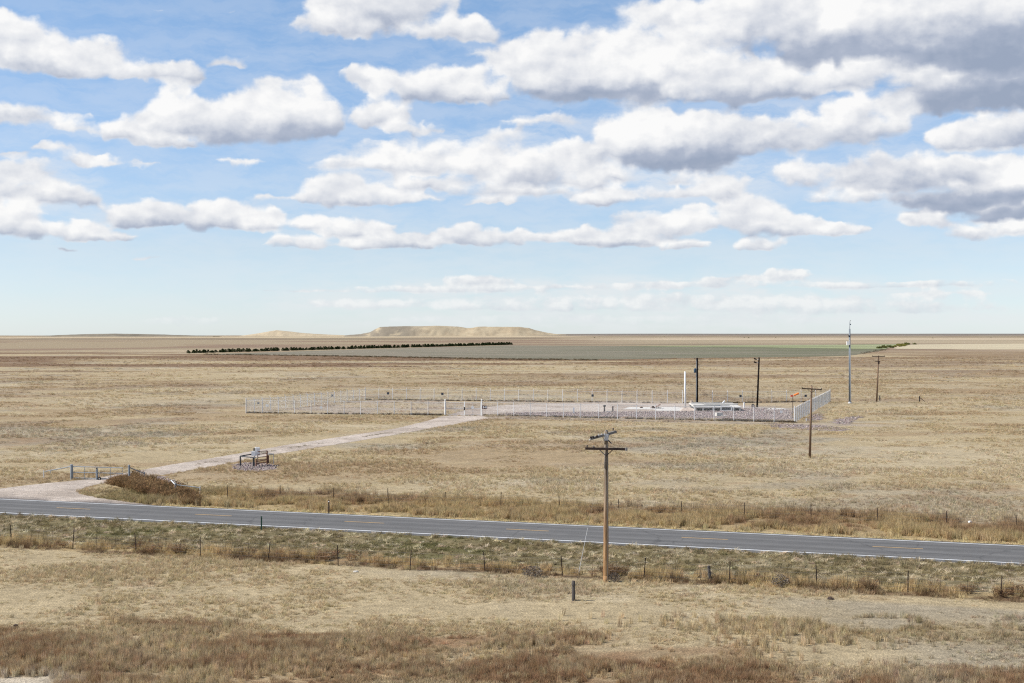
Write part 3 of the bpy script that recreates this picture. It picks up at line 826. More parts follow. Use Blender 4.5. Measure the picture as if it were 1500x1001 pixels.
# ------------------------------------------------------------------ highway
def asphalt():
    mt, nt, N, L, bs = nodes_of('worn_asphalt')
    tc = N.new('ShaderNodeTexCoord')
    def nz(scale, st, det=5):
        mp = N.new('ShaderNodeMapping'); mp.inputs['Scale'].default_value = st
        L.new(tc.outputs['Object'], mp.inputs[0])
        n = N.new('ShaderNodeTexNoise'); n.inputs['Scale'].default_value = scale; n.inputs['Detail'].default_value = det
        n.inputs['Roughness'].default_value = 0.65
        L.new(mp.outputs[0], n.inputs['Vector']); return n.outputs[0]
    a = nz(1.3, (0.06, 1.6, 1)); b = nz(14, (1, 1, 1), 8); d = nz(0.5, (1, 1, 1), 3)
    def mul(x, y):
        k = N.new('ShaderNodeMath'); k.operation = 'MULTIPLY'; L.new(x, k.inputs[0]); L.new(y, k.inputs[1]); return k.outputs[0]
    def mr(x, lo, hi, f=0.3, t=0.7):
        k = N.new('ShaderNodeMapRange'); L.new(x, k.inputs[0])
        k.inputs[1].default_value = f; k.inputs[2].default_value = t; k.inputs[3].default_value = lo; k.inputs[4].default_value = hi; return k.outputs[0]
    v = mul(mul(mr(a, 0.86, 1.16), mr(b, 0.80, 1.2)), mr(d, 0.92, 1.08))
    # worn, paler wheel paths
    sp = N.new('ShaderNodeSeparateXYZ'); L.new(tc.outputs['Object'], sp.inputs[0])
    w = N.new('ShaderNodeMath'); w.operation = 'ABSOLUTE'; L.new(sp.outputs[1], w.inputs[0])
    w2 = N.new('ShaderNodeMath'); w2.operation = 'SUBTRACT'; L.new(w.outputs[0], w2.inputs[0]); w2.inputs[1].default_value = 1.85
    w3 = N.new('ShaderNodeMath'); w3.operation = 'ABSOLUTE'; L.new(w2.outputs[0], w3.inputs[0])
    w4 = N.new('ShaderNodeMath'); w4.operation = 'SUBTRACT'; L.new(w3.outputs[0], w4.inputs[0]); w4.inputs[1].default_value = 0.85
    w5 = N.new('ShaderNodeMath'); w5.operation = 'ABSOLUTE'; L.new(w4.outputs[0], w5.inputs[0])
    v = mul(v, mr(w5.outputs[0], 1.14, 0.92, 0.1, 0.6))
    # transverse cracks
    vo = N.new('ShaderNodeTexVoronoi'); vo.feature = 'DISTANCE_TO_EDGE'
    mp = N.new('ShaderNodeMapping'); mp.inputs['Scale'].default_value = (0.10, 0.035, 1)
    wn = N.new('ShaderNodeTexNoise'); wn.inputs['Scale'].default_value = 1.2; wn.inputs['Detail'].default_value = 4
    L.new(tc.outputs['Object'], wn.inputs['Vector'])
    ad = N.new('ShaderNodeVectorMath'); ad.operation = 'MULTIPLY_ADD'
    L.new(wn.outputs['Color'], ad.inputs[0]); ad.inputs[1].default_value = (1.2, 1.2, 0); L.new(tc.outputs['Object'], ad.inputs[2])
    L.new(ad.outputs[0], mp.inputs[0]); L.new(mp.outputs[0], vo.inputs['Vector']); vo.inputs['Scale'].default_value = 1.0
    v = mul(v, mr(vo.outputs['Distance'], 0.72, 1.0, 0.0, 0.006))
    vm = N.new('ShaderNodeVectorMath'); vm.operation = 'SCALE'; vm.inputs[0].default_value = (0.105, 0.103, 0.100)
    L.new(v, vm.inputs[3]); L.new(vm.outputs[0], bs.inputs['Base Color'])
    bs.inputs['Roughness'].default_value = 0.88; bs.inputs['Specular IOR Level'].default_value = 0.25
    bp = N.new('ShaderNodeBump'); bp.inputs['Strength'].default_value = 0.25; bp.inputs['Distance'].default_value = 0.01
    L.new(b, bp.inputs['Height']); L.new(bp.outputs[0], bs.inputs['Normal'])
    return mt
def paint(name, c):
    mt, nt, N, L, bs = nodes_of(name)
    tc = N.new('ShaderNodeTexCoord')
    n = N.new('ShaderNodeTexNoise'); n.inputs['Scale'].default_value = 7; n.inputs['Detail'].default_value = 8; n.inputs['Roughness'].default_value = 0.7
    L.new(tc.outputs['Object'], n.inputs['Vector'])
    rp = N.new('ShaderNodeValToRGB'); rp.color_ramp.elements[0].position = 0.16; rp.color_ramp.elements[0].color = (*[0.45 * x + 0.10 for x in c], 1)
    rp.color_ramp.elements[1].position = 0.31; rp.color_ramp.elements[1].color = (*c, 1)
    L.new(n.outputs[0], rp.inputs[0]); L.new(rp.outputs[0], bs.inputs['Base Color']); bs.inputs['Roughness'].default_value = 0.7
    return mt
road_rz = math.atan2(RU.y, RU.x)
prof = [(-EDGE - 0.9, -0.06), (-EDGE, 0.035), (0, 0.085), (EDGE, 0.035), (EDGE + 0.9, -0.06)]
Ls = np.arange(-600, 601, 2.0)
rb = MB()
edge_j = [(rng.normal(0, 0.05), rng.normal(0, 0.05)) for _ in Ls]
for i, s in enumerate(Ls):
    for k, (t, z) in enumerate(prof):
        jt = edge_j[i][0] if k in (0, 1) else edge_j[i][1] if k in (3, 4) else 0
        rb.v.append((s, t + jt * 0.7, z))
for i in range(len(Ls) - 1):
    for k in range(len(prof) - 1):
        a = i * len(prof) + k
        rb.f.append((a, a + len(prof), a + len(prof) + 1, a + 1)[::-1])
road = rb.build('highway', asphalt())
road.location = RC; road.rotation_euler = (0, 0, road_rz)
bm = bmesh.new(); bm.from_mesh(road.data); bmesh.ops.recalc_face_normals(bm, faces=bm.faces[:])
if sum(f.normal.z for f in bm.faces) < 0: bmesh.ops.reverse_faces(bm, faces=bm.faces[:])
bm.to_mesh(road.data); bm.free()
tag(road, kind='structure')
zr = lambda t: 0.085 - 0.05 * abs(t) / EDGE
wp, yp = paint('white_road_paint', (0.66, 0.67, 0.67)), paint('yellow_road_paint', (0.44, 0.29, 0.125))
for sgn in (-1, 1):
    b = MB(); tt = sgn * HALF_LANE; w = 0.085
    for i, s in enumerate(np.arange(-600, 601, 6.0)):
        b.v += [(s, tt - w, zr(tt - w) + 0.004), (s, tt + w, zr(tt + w) + 0.004)]
        if i: q = 2 * i; b.f.append((q - 2, q, q + 1, q - 1))
    b.build('edge_line', wp, road)
s0 = road_st(*G(741, 777.2).xy)[0]; s1 = road_st(*G(986, 788.6).xy)[0]
per = 12.19
s_d0 = road_st(*G(541, 767).xy)[0]
dash = MB().add([(0, -0.08, 0.091), (3.05, -0.08, 0.091), (3.05, 0.08, 0.091), (0, 0.08, 0.091)], [(0, 1, 2, 3)]).mesh('lane_dash', yp)
for k in range(-12, 13):
    link('lane_dash', dash, road, (s0 + k * per, 0.0, 0.0))

# ------------------------------------------------------------------ utility poles
def insulator(r=0.06, h=0.16):
    return MB().lathe((0, 0, 0), [(r * 0.35, 0), (r * 0.35, h * 0.4), (r, h * 0.45), (r * 0.9, h * 0.6), (r * 0.45, h * 0.68), (r * 0.6, h * 0.85), (r * 0.2, h)], 8).mesh('insulator', M['dark'], True)
INS = insulator()

# the near pole
bpos = G(887.5, 852)
pole = empty('utility_pole', bpos, 0, 'tall tan wooden utility pole with two crossarms standing between highway and foreground', 'utility pole')
Hh = 220 / F * bpos.y
pb = MB()
for j in range(12):
    z0_, z1_ = -0.4 + (Hh + 0.4) * j / 12, -0.4 + (Hh + 0.4) * (j + 1) / 12
    pb.tube((0.02 * j / 12, 0, z0_), (0.02 * (j + 1) / 12, 0, z1_), 0.155 - 0.05 * j / 12, 0.155 - 0.05 * (j + 1) / 12, 14, j in (0, 11))
pb.build('pole', M['pole_near'], pole, True)
pxm = bpos.y / F
def on_pole(px, py, dy=0.0): return Vector(((px - 887.5) * pxm, dy, (852 - py) * pxm))
a1 = MB(); a1.box((0, 0, 0), (61 * pxm, 0.11, 0.13))
o = a1.build('crossarm', M['arm'], pole, loc=on_pole(887.5, 657.4, -0.17)); o.rotation_euler = (0, R(0.9), 0)
ua = on_pole(864, 641, -0.17); ub = on_pole(903.5, 633.8, -0.17)
# the upper arm runs towards the viewer on its left end
ua.y = -0.95; ub.y = 0.62
d = (ub - ua); mid = (ua + ub) / 2 
mt3 = d.to_track_quat('X', 'Z').to_matrix()
MB().box((0, 0, 0), (d.length, 0.11, 0.13), mt3).build('crossarm', M['arm_grey'], pole, loc=mid + Vector((0.0, 0.0, 0)))
for sx in (-1, 1):
    MB().tube(on_pole(887.5 + sx * 10, 658.5, -0.18), on_pole(887.5, 668, -0.15), 0.025, n=6).build('crossarm_brace', M['arm_grey'] if sx < 0 else M['arm'], pole)
MB().tube(on_pole(882.5, 639.5, -0.25), on_pole(886, 647, -0.10), 0.02, n=6).build('crossarm_brace', M['arm_grey'], pole)
MB().tube(on_pole(893, 637, 0.2), on_pole(889, 647, 0.10), 0.02, n=6).build('crossarm_brace', M['arm_grey'], pole)
MB().tube(on_pole(888.3, 634.5, 0), on_pole(888.3, 630.2, 0), 0.075, 0.07, 10).build('pole_top_pin', M['arm_grey'], pole)
MB().box(tuple(on_pole(888, 640.5, -0.13)), (0.22, 0.10, 0.34)).build('mounting_plate', M['galv'], pole)
MB().tube(on_pole(891, 645, -0.1), on_pole(895.2, 649.5, -0.3), 0.03, n=6).build('cutout_fuse', M['dark'], pole)
MB().tube(on_pole(891.5, 644.5, -0.08), on_pole(888, 646, -0.08), 0.05, n=8).build('cutout_bracket', M['dark'], pole)
for (px, py, dy) in ((860, 654.6, -0.17), (869.5, 655.5, -0.17)):
    link('insulator', INS, pole, on_pole(px, py + 1.4, dy))
link('insulator', INS, pole, on_pole(899.2, 632.0, 0.5))
for (px, py) in ((876.5, 637.2), (881, 636.3), (885, 635.8)):
    MB().tube(on_pole(px, py + 1.5, -0.3), on_pole(px, py - 1.5, -0.3), 0.022, n=6).build('arm_bolt', M['galv'], pole)
for i, (px, py) in enumerate(((864.3, 639.3), (867.5, 638.8), (873.5, 638))):
    b = MB(); c = on_pole(px, py, -0.95 + 0.1 * i)
    b.tube(c + Vector((-0.055, 0, 0)), c + Vector((0.055, 0, 0)), 0.045, n=8); b.tube(c + Vector((-0.03, 0, 0)), c + Vector((0.03, 0, 0)), 0.075, n=8)
    b.build('strain_insulator', M['dark'], pole)
MB().tube(on_pole(861.6, 643.5, -0.95), on_pole(865, 639.5, -0.95), 0.02, n=6).build('strain_clamp', M['galv'], pole)
MB().tube(on_pole(916.8, 656, -0.18), on_pole(916.8, 660, -0.18), 0.075, n=8).build('arm_end_insulator', M['arm_grey'], pole)
MB().tube(on_pole(889.5, 646, -0.13), on_pole(889.7, 850, -0.16), 0.012, n=5).build('ground_wire', M['wire'], pole)
gw = empty('guy_wire', G(846, 852) + Vector((0, 0.4, 0)), 0, 'thin pale guy wire slanting down from the near wooden pole', 'guy wire')
top = bpos + Vector((0, 0.1, Hh - 0.4)) - gw.location
MB().tube((0, 0, 0), top, 0.006, n=5).build('strand', M['wire'], gw)
MB().tube(top * 0.06, top * 0.37, 0.013, n=6).build('guy_guard', M['galv'], gw)
MB().tube((0, 0, -0.3), top * 0.02, 0.02, n=6).build('anchor_rod', M['tpost'], gw)

# stub post in front of the pole
p = G(840, 880)
st = empty('stub_post', p, 0, 'short dark weathered post standing alone in the foreground grass', 'post')
b = MB(); hgt = 29 / F * p.y
b.lathe((0, 0, 0), [(0.085, -0.2), (0.09, 0.3), (0.082, hgt * 0.72), (0.10, hgt * 0.78), (0.088, hgt * 0.92), (0.07, hgt)], 9)
b.build('post', M['wood_grey'], st)
MB().tube((-0.09, -0.02, hgt * 0.86), (0.10, -0.02, hgt * 0.86), 0.014, n=6).build('through_bolt', M['galv'], st)

# pole inside the range, right of the compound front
def pole2(px, yb, yt, pxt, mt, arms, label, name='utility_pole', r0=0.14, r1=0.09):
    p = G(px, yb)
    k = p.y / F
    e = empty(name, p, 0, label, 'utility pole')
    tp = Vector(((pxt - px) * k, 0, (yb - yt) * k))
    MB().tube((0, 0, -0.3), tp, r0, r1, 12).build('pole', mt, e, True)
    return e, k, (lambda x, y, dy=0.0: Vector(((x - px) * k, dy, (yb - y) * k)))
e, k, at = pole2(1186, 671, 566, 1189, M['pole_brown'], None, 'thin brown utility pole with one braced crossarm before the right fence corner')
arm = MB(); a, b_ = at(1174.3, 569.3, -0.14), at(1203.5, 570.8, -0.14); dd = b_ - a
arm.box(tuple((a + b_) / 2), (dd.length, 0.10, 0.12), dd.to_track_quat('X', 'Z').to_matrix()); arm.build('crossarm', M['arm'], e)
for x0 in (1182.5, 1195): MB().tube(at(x0, 570.5, -0.15), at(1188.8, 575.3, -0.12), 0.022, n=6).build('crossarm_brace', M['arm'], e)
for (x, y) in ((1174.8, 569), (1202.8, 570.4), (1189, 566.4)): link('insulator', INS, e, at(x, y, -0.14 if y > 567 else 0))

e, k, at = pole2(1284, 588.8, 521.3, 1287, M['pole_brown'], None, 'distant slim tan pole with double crossarms right of the steel mast', r0=0.17, r1=0.11)
for (xa, xb, y) in ((1277.2, 1296, 522.3), (1281.3, 1289.2, 529.4)):
    a, b_ = at(xa, y, -0.15), at(xb, y + 0.2, -0.15); dd = b_ - a
    MB().box(tuple((a + b_) / 2), (dd.length, 0.12, 0.14), dd.to_track_quat('X', 'Z').to_matrix()).build('crossarm', M['arm'], e)
for x in (1277.7, 1287, 1295.4): link('insulator', INS, e, at(x, 521.7, -0.15))
MB().box(tuple(at(1286.8, 531.5, -0.16)), (0.3, 0.2, 0.5)).build('switch_box', M['arm'], e)

p = G(1288.7, 587.0)
o = MB().box((0, 0, 0.45), (0.20, 0.20, 1.15)).build('marker_post', M['wood_grey'], loc=p)
tag(o, 'short dark post close beside the distant pole with double crossarms', 'post')

# steel mast
p = G(1245, 591); k = p.y / F
e = empty('steel_mast', p, 0, 'tall grey steel mast rising above the horizon right of the compound', 'mast')
def at(x, y, dy=0.0): return Vector(((x - 1245) * k, dy, (591 - y) * k))
MB().tube((0, 0, -0.1), at(1244.6, 482), 0.24, 0.15, 14).build('mast_tube', M['mast'], e, True)
MB().tube(at(1244.6, 482), at(1245, 471), 0.075, 0.06, 8).build('top_tube', M['pipe'], e)
MB().lathe((0, 0, 0), [(0.38, 0), (0.38, 0.12), (0.27, 0.14), (0.27, 0.3)], 14).build('base_flange', M['galv'], e)
MB().box(tuple(at(1241.9, 503, -0.05)), (0.42, 0.4, 0.72)).build('equipment_box', M['white'], e)
MB().box(tuple(at(1244.2, 502, -0.25)), (0.2, 0.18, 0.9)).build('box_mount', M['galv'], e)
MB().tube(at(1242.6, 492.3, -0.1), at(1245, 492.3, -0.1), 0.12, n=8).build('antenna_bracket', M['black'], e)
MB().tube(at(1245.4, 474.6, -0.06), at(1245.4, 476.4, -0.06), 0.13, n=8).build('camera_head', M['blue_box'], e)
MB().tube(at(1244.9, 470.6), at(1246.1, 469.6), 0.05, n=6).build('top_lamp', M['dark'], e)
MB().tube(at(1245.9, 588, -0.27), at(1245.3, 505, -0.18), 0.03, n=6).build('conduit', M['galv'], e)

# dark pole with transformer
p = G(1021, 591); k = p.y / F
e = empty('transformer_pole', p, 0, 'thick black pole with transformer and wires inside the compound', 'utility pole')
def at(x, y, dy=0.0): return Vector(((x - 1021) * k, dy, (591 - y) * k))
MB().tube((0, 0, -0.2), at(1021.3, 524.4), 0.23, 0.18, 12).build('pole', M['pole_dark'], e, True)
MB().tube(at(1019.9, 590, -0.14), at(1020.0, 527, -0.14), 0.055, n=6).build('conduit', M['pipe'], e)
MB().box(tuple(at(1021, 526.1, -0.2)), (1.15, 0.11, 0.12)).build('crossarm', M['arm'], e)
for x in (1016.9, 1025.4): link('insulator', INS, e, at(x, 525.7, -0.2))
MB().lathe(tuple(at(1018.1, 546.2, -0.1)), [(0.2, 0), (0.24, 0.05), (0.24, 0.72), (0.2, 0.8), (0.06, 0.84), (0.05, 0.95)], 12).build('transformer', M['blue_box'], e, True)
MB().box(tuple(at(1019.3, 550.2, -0.22)), (0.18, 0.14, 0.35)).build('meter_box', M['pipe'], e)
for (x, y, x2, y2) in ((1022.6, 533, 1024.8, 535), (1023, 533, 1024.2, 538.6), (1024.2, 538.6, 1022.4, 542)):
    MB().tube(at(x, y, -0.15), at(x2, y2, -0.2), 0.03, n=5).build('jumper_wire', M['dark'], e)

# floodlight pole
p = G(1109, 596.5); k = p.y / F
e = empty('floodlight_pole', p, 0, 'leaning black pole with two floodlights near the back fence', 'light pole')
def at(x, y, dy=0.0): return Vector(((x - 1109) * k, dy, (596.5 - y) * k))
MB().tube((0, 0, -0.2), at(1112, 524), 0.18, 0.14, 12).build('pole', M['pole_dark'], e, True)
for y in (526.3, 531.2):
    f = MB().tube(at(1104.3, y - 0.9, -0.1), at(1108.2, y + 0.5, -0.1), 0.15, 0.10, 10).build('floodlight', M['pole_dark'], e)
    MB().tube(at(1108.2, y + 0.4, -0.1), at(1111.7, y + 0.2, -0.05), 0.045, n=6).build('lamp_arm', M['galv'], f)

# ------------------------------------------------------------------ compound fence
def fence_run(pts, spacing=3.0):
    """posts along a polyline"""
    out = []
    for a, b in zip(pts[:-1], pts[1:]):
        n = max(1, round((b - a).length / spacing))
        out.append([a.lerp(b, i / n) for i in range(n + 1)])
    return out
cf = empty('chain_link_fence', FL, 0, 'pale chain link perimeter fence enclosing the gravel compound', 'fence')
FH = 2.15
post_me = MB().tube((0, 0, -0.1), (0, 0, FH + 0.05), 0.05, n=8).lathe((0, 0, FH + 0.05), [(0.055, 0), (0.055, 0.04), (0.02, 0.07)], 8).mesh('fence_post', M['post'])
arm_me = MB().tube((0, 0, FH + 0.08), (0, -0.30, FH + 0.38), 0.022, n=6).mesh('barb_arm', M['post'])
corner_me = MB().tube((0, 0, -0.1), (0, 0, FH + 0.35), 0.075, n=8).mesh('corner_post', M['post'])
_mesh_cache = {}
def link_mesh(w):
    key = round(w, 2)
    if key in _mesh_cache: return _mesh_cache[key]
    b = MB(); hgt = FH - 0.05; p = 0.085; r = 0.0023
    i = -int(hgt / p) - 1
    while i * p < w:
        for sgn in (1, -1):
            x0 = i * p if sgn == 1 else w - i * p
            # line x = x0 + sgn*z
            z0, z1 = 0.0, hgt
            xa, xb = x0, x0 + sgn * hgt
            def clipx(xa, za, xb, zb):
                pts = []
                for lo in (0.0, w):
                    pass
                t0, t1 = 0.0, 1.0
                dx = xb - xa
                for (pp, q) in ((-dx, xa), (dx, w - xa)):
                    if abs(pp) < 1e-9:
                        if q < 0: return None
                    else:
                        r_ = q / pp
                        if pp < 0: t0 = max(t0, r_)
                        else: t1 = min(t1, r_)
                if t0 >= t1: return None
                return (xa + dx * t0, za + (zb - za) * t0, xa + dx * t1, za + (zb - za) * t1)
            c = clipx(xa, z0, xb, z1)
            if c: b.tube((c[0], 0.004 * sgn, c[1] + 0.05), (c[2], 0.004 * sgn, c[3] + 0.05), r, n=3, cap=False)
        i += 1
    me = b.mesh('mesh_panel', M['fence']); _mesh_cache[key] = me
    return me
def along(o, a, b):
    d = b - a
    o.location = a - FL
    o.rotation_euler = (0, 0, math.atan2(d.y, d.x))
runs = fence_run([FL, GL_]) + fence_run([GR_, G(850, 612.6), FR]) + fence_run([FR, BR]) + fence_run([BR, G(1000, 591.2), G(760, 588.4), BL]) + fence_run([BL, FL])
corners = [FL, FR, BR, BL]
done = set()
for run in runs:
    for i, q in enumerate(run):
        key = (round(q.x, 1), round(q.y, 1))
        if key not in done:
            done.add(key)
            dd = (run[min(i + 1, len(run) - 1)] - run[max(i - 1, 0)])
            isc = any((q - c).length < 0.3 for c in corners)
            o = link('corner_post' if isc else 'fence_post', corner_me if isc else post_me, cf)
            o.location = q - FL; o.rotation_euler = (0, 0, math.atan2(dd.y, dd.x))
            if not isc:
                o2 = link('barb_arm', arm_me, o)
        if i < len(run) - 1:
            w = (run[i + 1] - q).length
            o = link('mesh_panel', link_mesh(w), cf); along(o, q, run[i + 1])
    a, b = run[0] - FL, run[-1] - FL
    MB().tube(a + Vector((0, 0, FH)), b + Vector((0, 0, FH)), 0.024, n=6).build('top_rail', M['galv'], cf)
    MB().tube(a + Vector((0, 0, 0.06)), b + Vector((0, 0, 0.06)), 0.006, n=4).build('bottom_wire', M['galv'], cf)
    d = (b - a).normalized(); nrm = Vector((d.y, -d.x, 0))
    for j in (1, 2, 3):
        MB().tube(a + nrm * (0.1 * j) + Vector((0, 0, FH + 0.08 + 0.1 * j)), b + nrm * (0.1 * j) + Vector((0, 0, FH + 0.08 + 0.1 * j)), 0.004, n=3).build('barbed_strand', M['galv'], cf)

# compound gate
cg = empty('compound_gate', GL_, 0, 'white framed double gate in the front of the chain link fence', 'gate')
for q, hh in ((GL_, 2.55), (GR_, 2.55)):
    MB().tube(q - GL_ + Vector((0, -0.05, -0.1)), q - GL_ + Vector((0, -0.05, hh)), 0.11, n=10).lathe(tuple(q - GL_ + Vector((0, -0.05, hh))), [(0.13, 0), (0.12, 0.05), (0.03, 0.1)], 10).build('gate_post', M['white'], cg)
for a, b in ((GL_, GM_), (GR_, GM_)):
    d = (b - a); L_ = d.length - 0.2; d.normalize()
    a = a + d * 0.14
    lf = MB()
    for z in (0.12, 1.15, 2.1): lf.tube((0, 0, z), (L_, 0, z), 0.032, n=6)
    for x in (0, L_ / 2, L_): lf.tube((x, 0, 0.12), (x, 0, 2.1), 0.032, n=6)
    o = lf.build('gate_leaf', M['galv'], cg); o.location = a - GL_; o.rotation_euler = (0, 0, math.atan2(d.y, d.x))
    link('leaf_mesh', link_mesh(L_ - 0.02), o, (0, 0, 0))
MB().tube(GM_ - GL_ + Vector((0, -0.12, 0.0)), GM_ - GL_ + Vector((0, -0.12, 2.3)), 0.07, n=8).build('drop_rod', M['white'], cg)
MB().box(tuple(GM_ - GL_ + Vector((0, -0.16, 1.15))), (0.18, 0.12, 0.5)).build('latch_box', M['black'], cg)

def plate(name, px, py, wpx, hpx, base, mt, label, cat='sign', facing=0.0, disc=False):
    """flat sign hung on the fence at the foot point base"""
    k = base.y / F
    z = EYE - (py - HOR) / F * base.y
    c = Vector(((px - 750) / F * base.y, base.y - 0.08, z))
    b = MB()
    if disc: b.tube((0, -0.01, 0), (0, 0.01, 0), wpx * k / 2, n=18)
    else: b.box((0, 0, 0), (wpx * k, 0.02, hpx * k))
    o = b.build(name, mt, loc=c); o.rotation_euler = (0, 0, facing)
    return tag(o, label, cat)
def fence_base(px, side):
    if side == 'front':
        return G(px, np.interp(px, [360.5, 652, 705.5, 850, 1164], [605.5, 609, 609, 612.6, 619.3]))
    if side == 'back': return G(px, np.interp(px, [535, 760, 1000, 1216], [586, 588.4, 591.2, 589]))
    t = (px - 360.5) / (535 - 360.5); q = FL.lerp(BL, t)
    return Vector(((px - 750) / F * q.y, q.y, 0))
plate('fence_sign', 391.5, 594.3, 4.2, 3.6, fence_base(391.5, 'left'), M['sign_white'], 'white square sign on the left side fence of the compound')
plate('fence_sign', 378.5, 590.6, 3, 3.2, fence_base(378.5, 'left'), M['sign_dark'], 'small grey sign beside the white one on the left fence')
plate('fence_sign', 470.4, 597.2, 4.4, 4.4, fence_base(470.4, 'front'), M['sign_white'], 'white round sign on front fence left of the gate', disc=True)
plate('gate_sign', 692.2, 597.2, 4.6, 4.6, fence_base(692, 'front'), M['sign_white'], 'white round sign hanging on the right gate leaf', disc=True)
for px, py, lab in ((487, 579.5, 'dark square sign leftmost on the back fence'), (568.5, 576.4, 'dark square sign on the back fence above its left end'), (648, 577.2, 'dark square sign on the back fence above the gate'),
                    (868, 579.6, 'dark blue sign on the back fence above the two bollards'), (1084.7, 580.4, 'black sign on the back fence left of the leaning pole'), (1180, 580, 'dark blue sign on the back fence right of the windsock')):
    b0 = fence_base(px, 'back') if px > 536 else fence_base(px, 'left')
    plate('fence_sign', px, py, 3.4, 3.4, b0, M['sign_dark'], lab)
# bordered sign beside the gate
b0 = fence_base(710, 'front'); k = b0.y / F
c = Vector(((710.1 - 750) / F * b0.y, b0.y - 0.1, EYE - (596.7 - HOR) / F * b0.y))
hs = empty('bordered_sign', c, 0, 'dark bordered sign with white H shape right of the compound gate', 'sign')
MB().box((0, 0, 0), (7.2 * k, 0.02, 4.8 * k)).build('border_plate', M['sign_red'], hs)
MB().box((0, -0.015, 0), (5.4 * k, 0.012, 3.0 * k)).build('face_panel', M['sign_white'], hs)
for sz in (1, -1):
    w, h = 1.3 * k, 1.15 * k
    v = [(-w, 0, 1.5 * k * sz), (w, 0, 1.5 * k * sz), (w * 0.35, 0, (1.5 * k - h) * sz), (-w * 0.35, 0, (1.5 * k - h) * sz)]
    MB().add([(x, -0.0225, z) for x, _, z in v] + [(x, -0.030, z) for x, _, z in v], [(4, 5, 6, 7), (0, 1, 5, 4), (1, 2, 6, 5), (2, 3, 7, 6), (3, 0, 4, 7)]).build('dark_wedge', M['black'], hs)

# windsock
p = G(1163.6, 612.5) + Vector((-0.3, 0, 0)); k = p.y / F
e = empty('windsock', p, 0, 'orange windsock on a thin dark post by the right fence corner', 'windsock')
def at(x, y, dy=0.0): return Vector(((x - 1161) * k, dy, (612.5 - y) * k))
MB().tube((0, 0, -0.1), at(1161.6, 579.8), 0.045, n=8).build('post', M['tpost'], e)
MB().tube(at(1157.5, 580.3, -0.05), at(1171.5, 578.8, -0.05), 0.02, n=6).build('swivel_frame', M['white'], e)
sk = MB(); ring_pts = [(1163.0, 579.4, 0.15), (1164.5, 578.8, 0.145), (1166.5, 577.8, 0.14), (1168.5, 577.0, 0.16), (1170.3, 576.2, 0.12)]
for (a, b) in zip(ring_pts[:-1], ring_pts[1:]): sk.tube(at(a[0], a[1], -0.05), at(b[0], b[1], -0.05), a[2], b[2], 10)
sk.build('sock', M['orange'], e, True)
MB().box(tuple(at(1160.0, 580.2, -0.06)), (0.42, 0.10, 0.24)).build('tail_vane', M['red'], e)

# ------------------------------------------------------------------ equipment inside the compound
def gz(px, py): return G(px, py)
p = gz(1003.8, 601.5); k = p.y / F
e = empty('white_mast', p, 0, 'plain white tapered post standing on a concrete block in the compound', 'post')
MB().tube((0, 0, 0.30), (-0.05, 0, 57 * k), 0.19, 0.13, 12).build('shaft', M['white'], e, True)
MB().lathe((0, 0, 0.3), [(0.27, 0), (0.27, 0.06), (0.2, 0.08)], 12).build('base_collar', M['galv'], e)
v = [(-1.45, -0.9, 0), (1.5, -1.0, 0), (1.6, 0.7, 0), (-1.4, 0.7, 0), (-0.8, -0.3, 0.42), (0.75, -0.35, 0.45), (0.9, 0.5, 0.42), (-0.8, 0.5, 0.40)]
o = MB().add(v, [(0, 1, 5, 4), (1, 2, 6, 5), (2, 3, 7, 6), (3, 0, 4, 7), (4, 5, 6, 7)]).build('concrete_block', M['concrete_tan'], loc=p + Vector((0.45, -0.1, 0)))
tag(o, 'sloping stained concrete block under the white post', 'concrete block')

# launcher platform
q = gz(1052, 602.3); k = q.y / F
e = empty('launcher_platform', q, R(-3), 'low pale concrete launcher platform with long beams inside the compound', 'platform')
W_, D_ = 8.0, 15.0
MB().box((0, D_ / 2, 0.60), (W_, D_, 0.22)).build('deck_slab', M['concrete'], e)
MB().box((-1.0, 2.5, 0.83), (6.2, 0.5, 0.22)).build('rail_beam', M['concrete'], e)
MB().box((1.2, 7.5, 0.83), (6.0, 0.55, 0.24)).build('rail_beam', M['concrete'], e)
MB().box((-0.8, 11.5, 0.80), (6.0, 0.45, 0.2)).build('rail_beam', M['concrete'], e)
MB().box((-0.5, 4.6, 0.735), (5.8, 0.5, 0.04)).build('dark_slot', M['darkpipe'], e)
MB().box((0.9, 9.6, 0.735), (5.6, 0.5, 0.04)).build('dark_slot', M['darkpipe'], e)
for x in (-3.85, -2.6, -0.9, 0.55, 2.45, 3.75): MB().box((x, 0.5, 0.245), (0.26, 0.9, 0.49)).build('pier', M['concrete'], e)
MB().box((0, D_ / 2 + 1.2, 0.245), (W_ - 0.3, D_ - 2.6, 0.48)).build('dark_core', M['darkpipe'], e)
fr = MB()
for x in (0.45, 2.25): fr.box((x, -0.55, 0.40), (0.14, 0.14, 0.8))
fr.box((1.35, -0.55, 0.86), (1.94, 0.14, 0.12)); fr.box((1.35, -0.55, 0.14), (1.66, 0.12, 0.10))
fr.build('front_frame', M['white'], e)
MB().box((1.35, -0.2, 0.40), (1.6, 0.35, 0.6)).build('vault_door', M['darkpipe'], e)
MB().tube((1.5, 8.0, 0.95), (1.9, 8.4, 1.35), 0.12, n=8).build('lifting_eye', M['white'], e)
o = MB().box((0, 0, 0.28), (1.1, 0.7, 0.56)).build('concrete_box', M['concrete'], loc=gz(1053, 609.6)); o.rotation_euler = (0, 0, R(20))
tag(o, 'small grey concrete box on the purple gravel before the platform', 'concrete box')
o = MB().box((0, 0, 0.05), (0.9, 0.6, 0.1)).build('concrete_slab', M['concrete'], loc=gz(1061.5, 610)); tag(o, 'flat pale slab beside the small grey concrete box', 'slab')
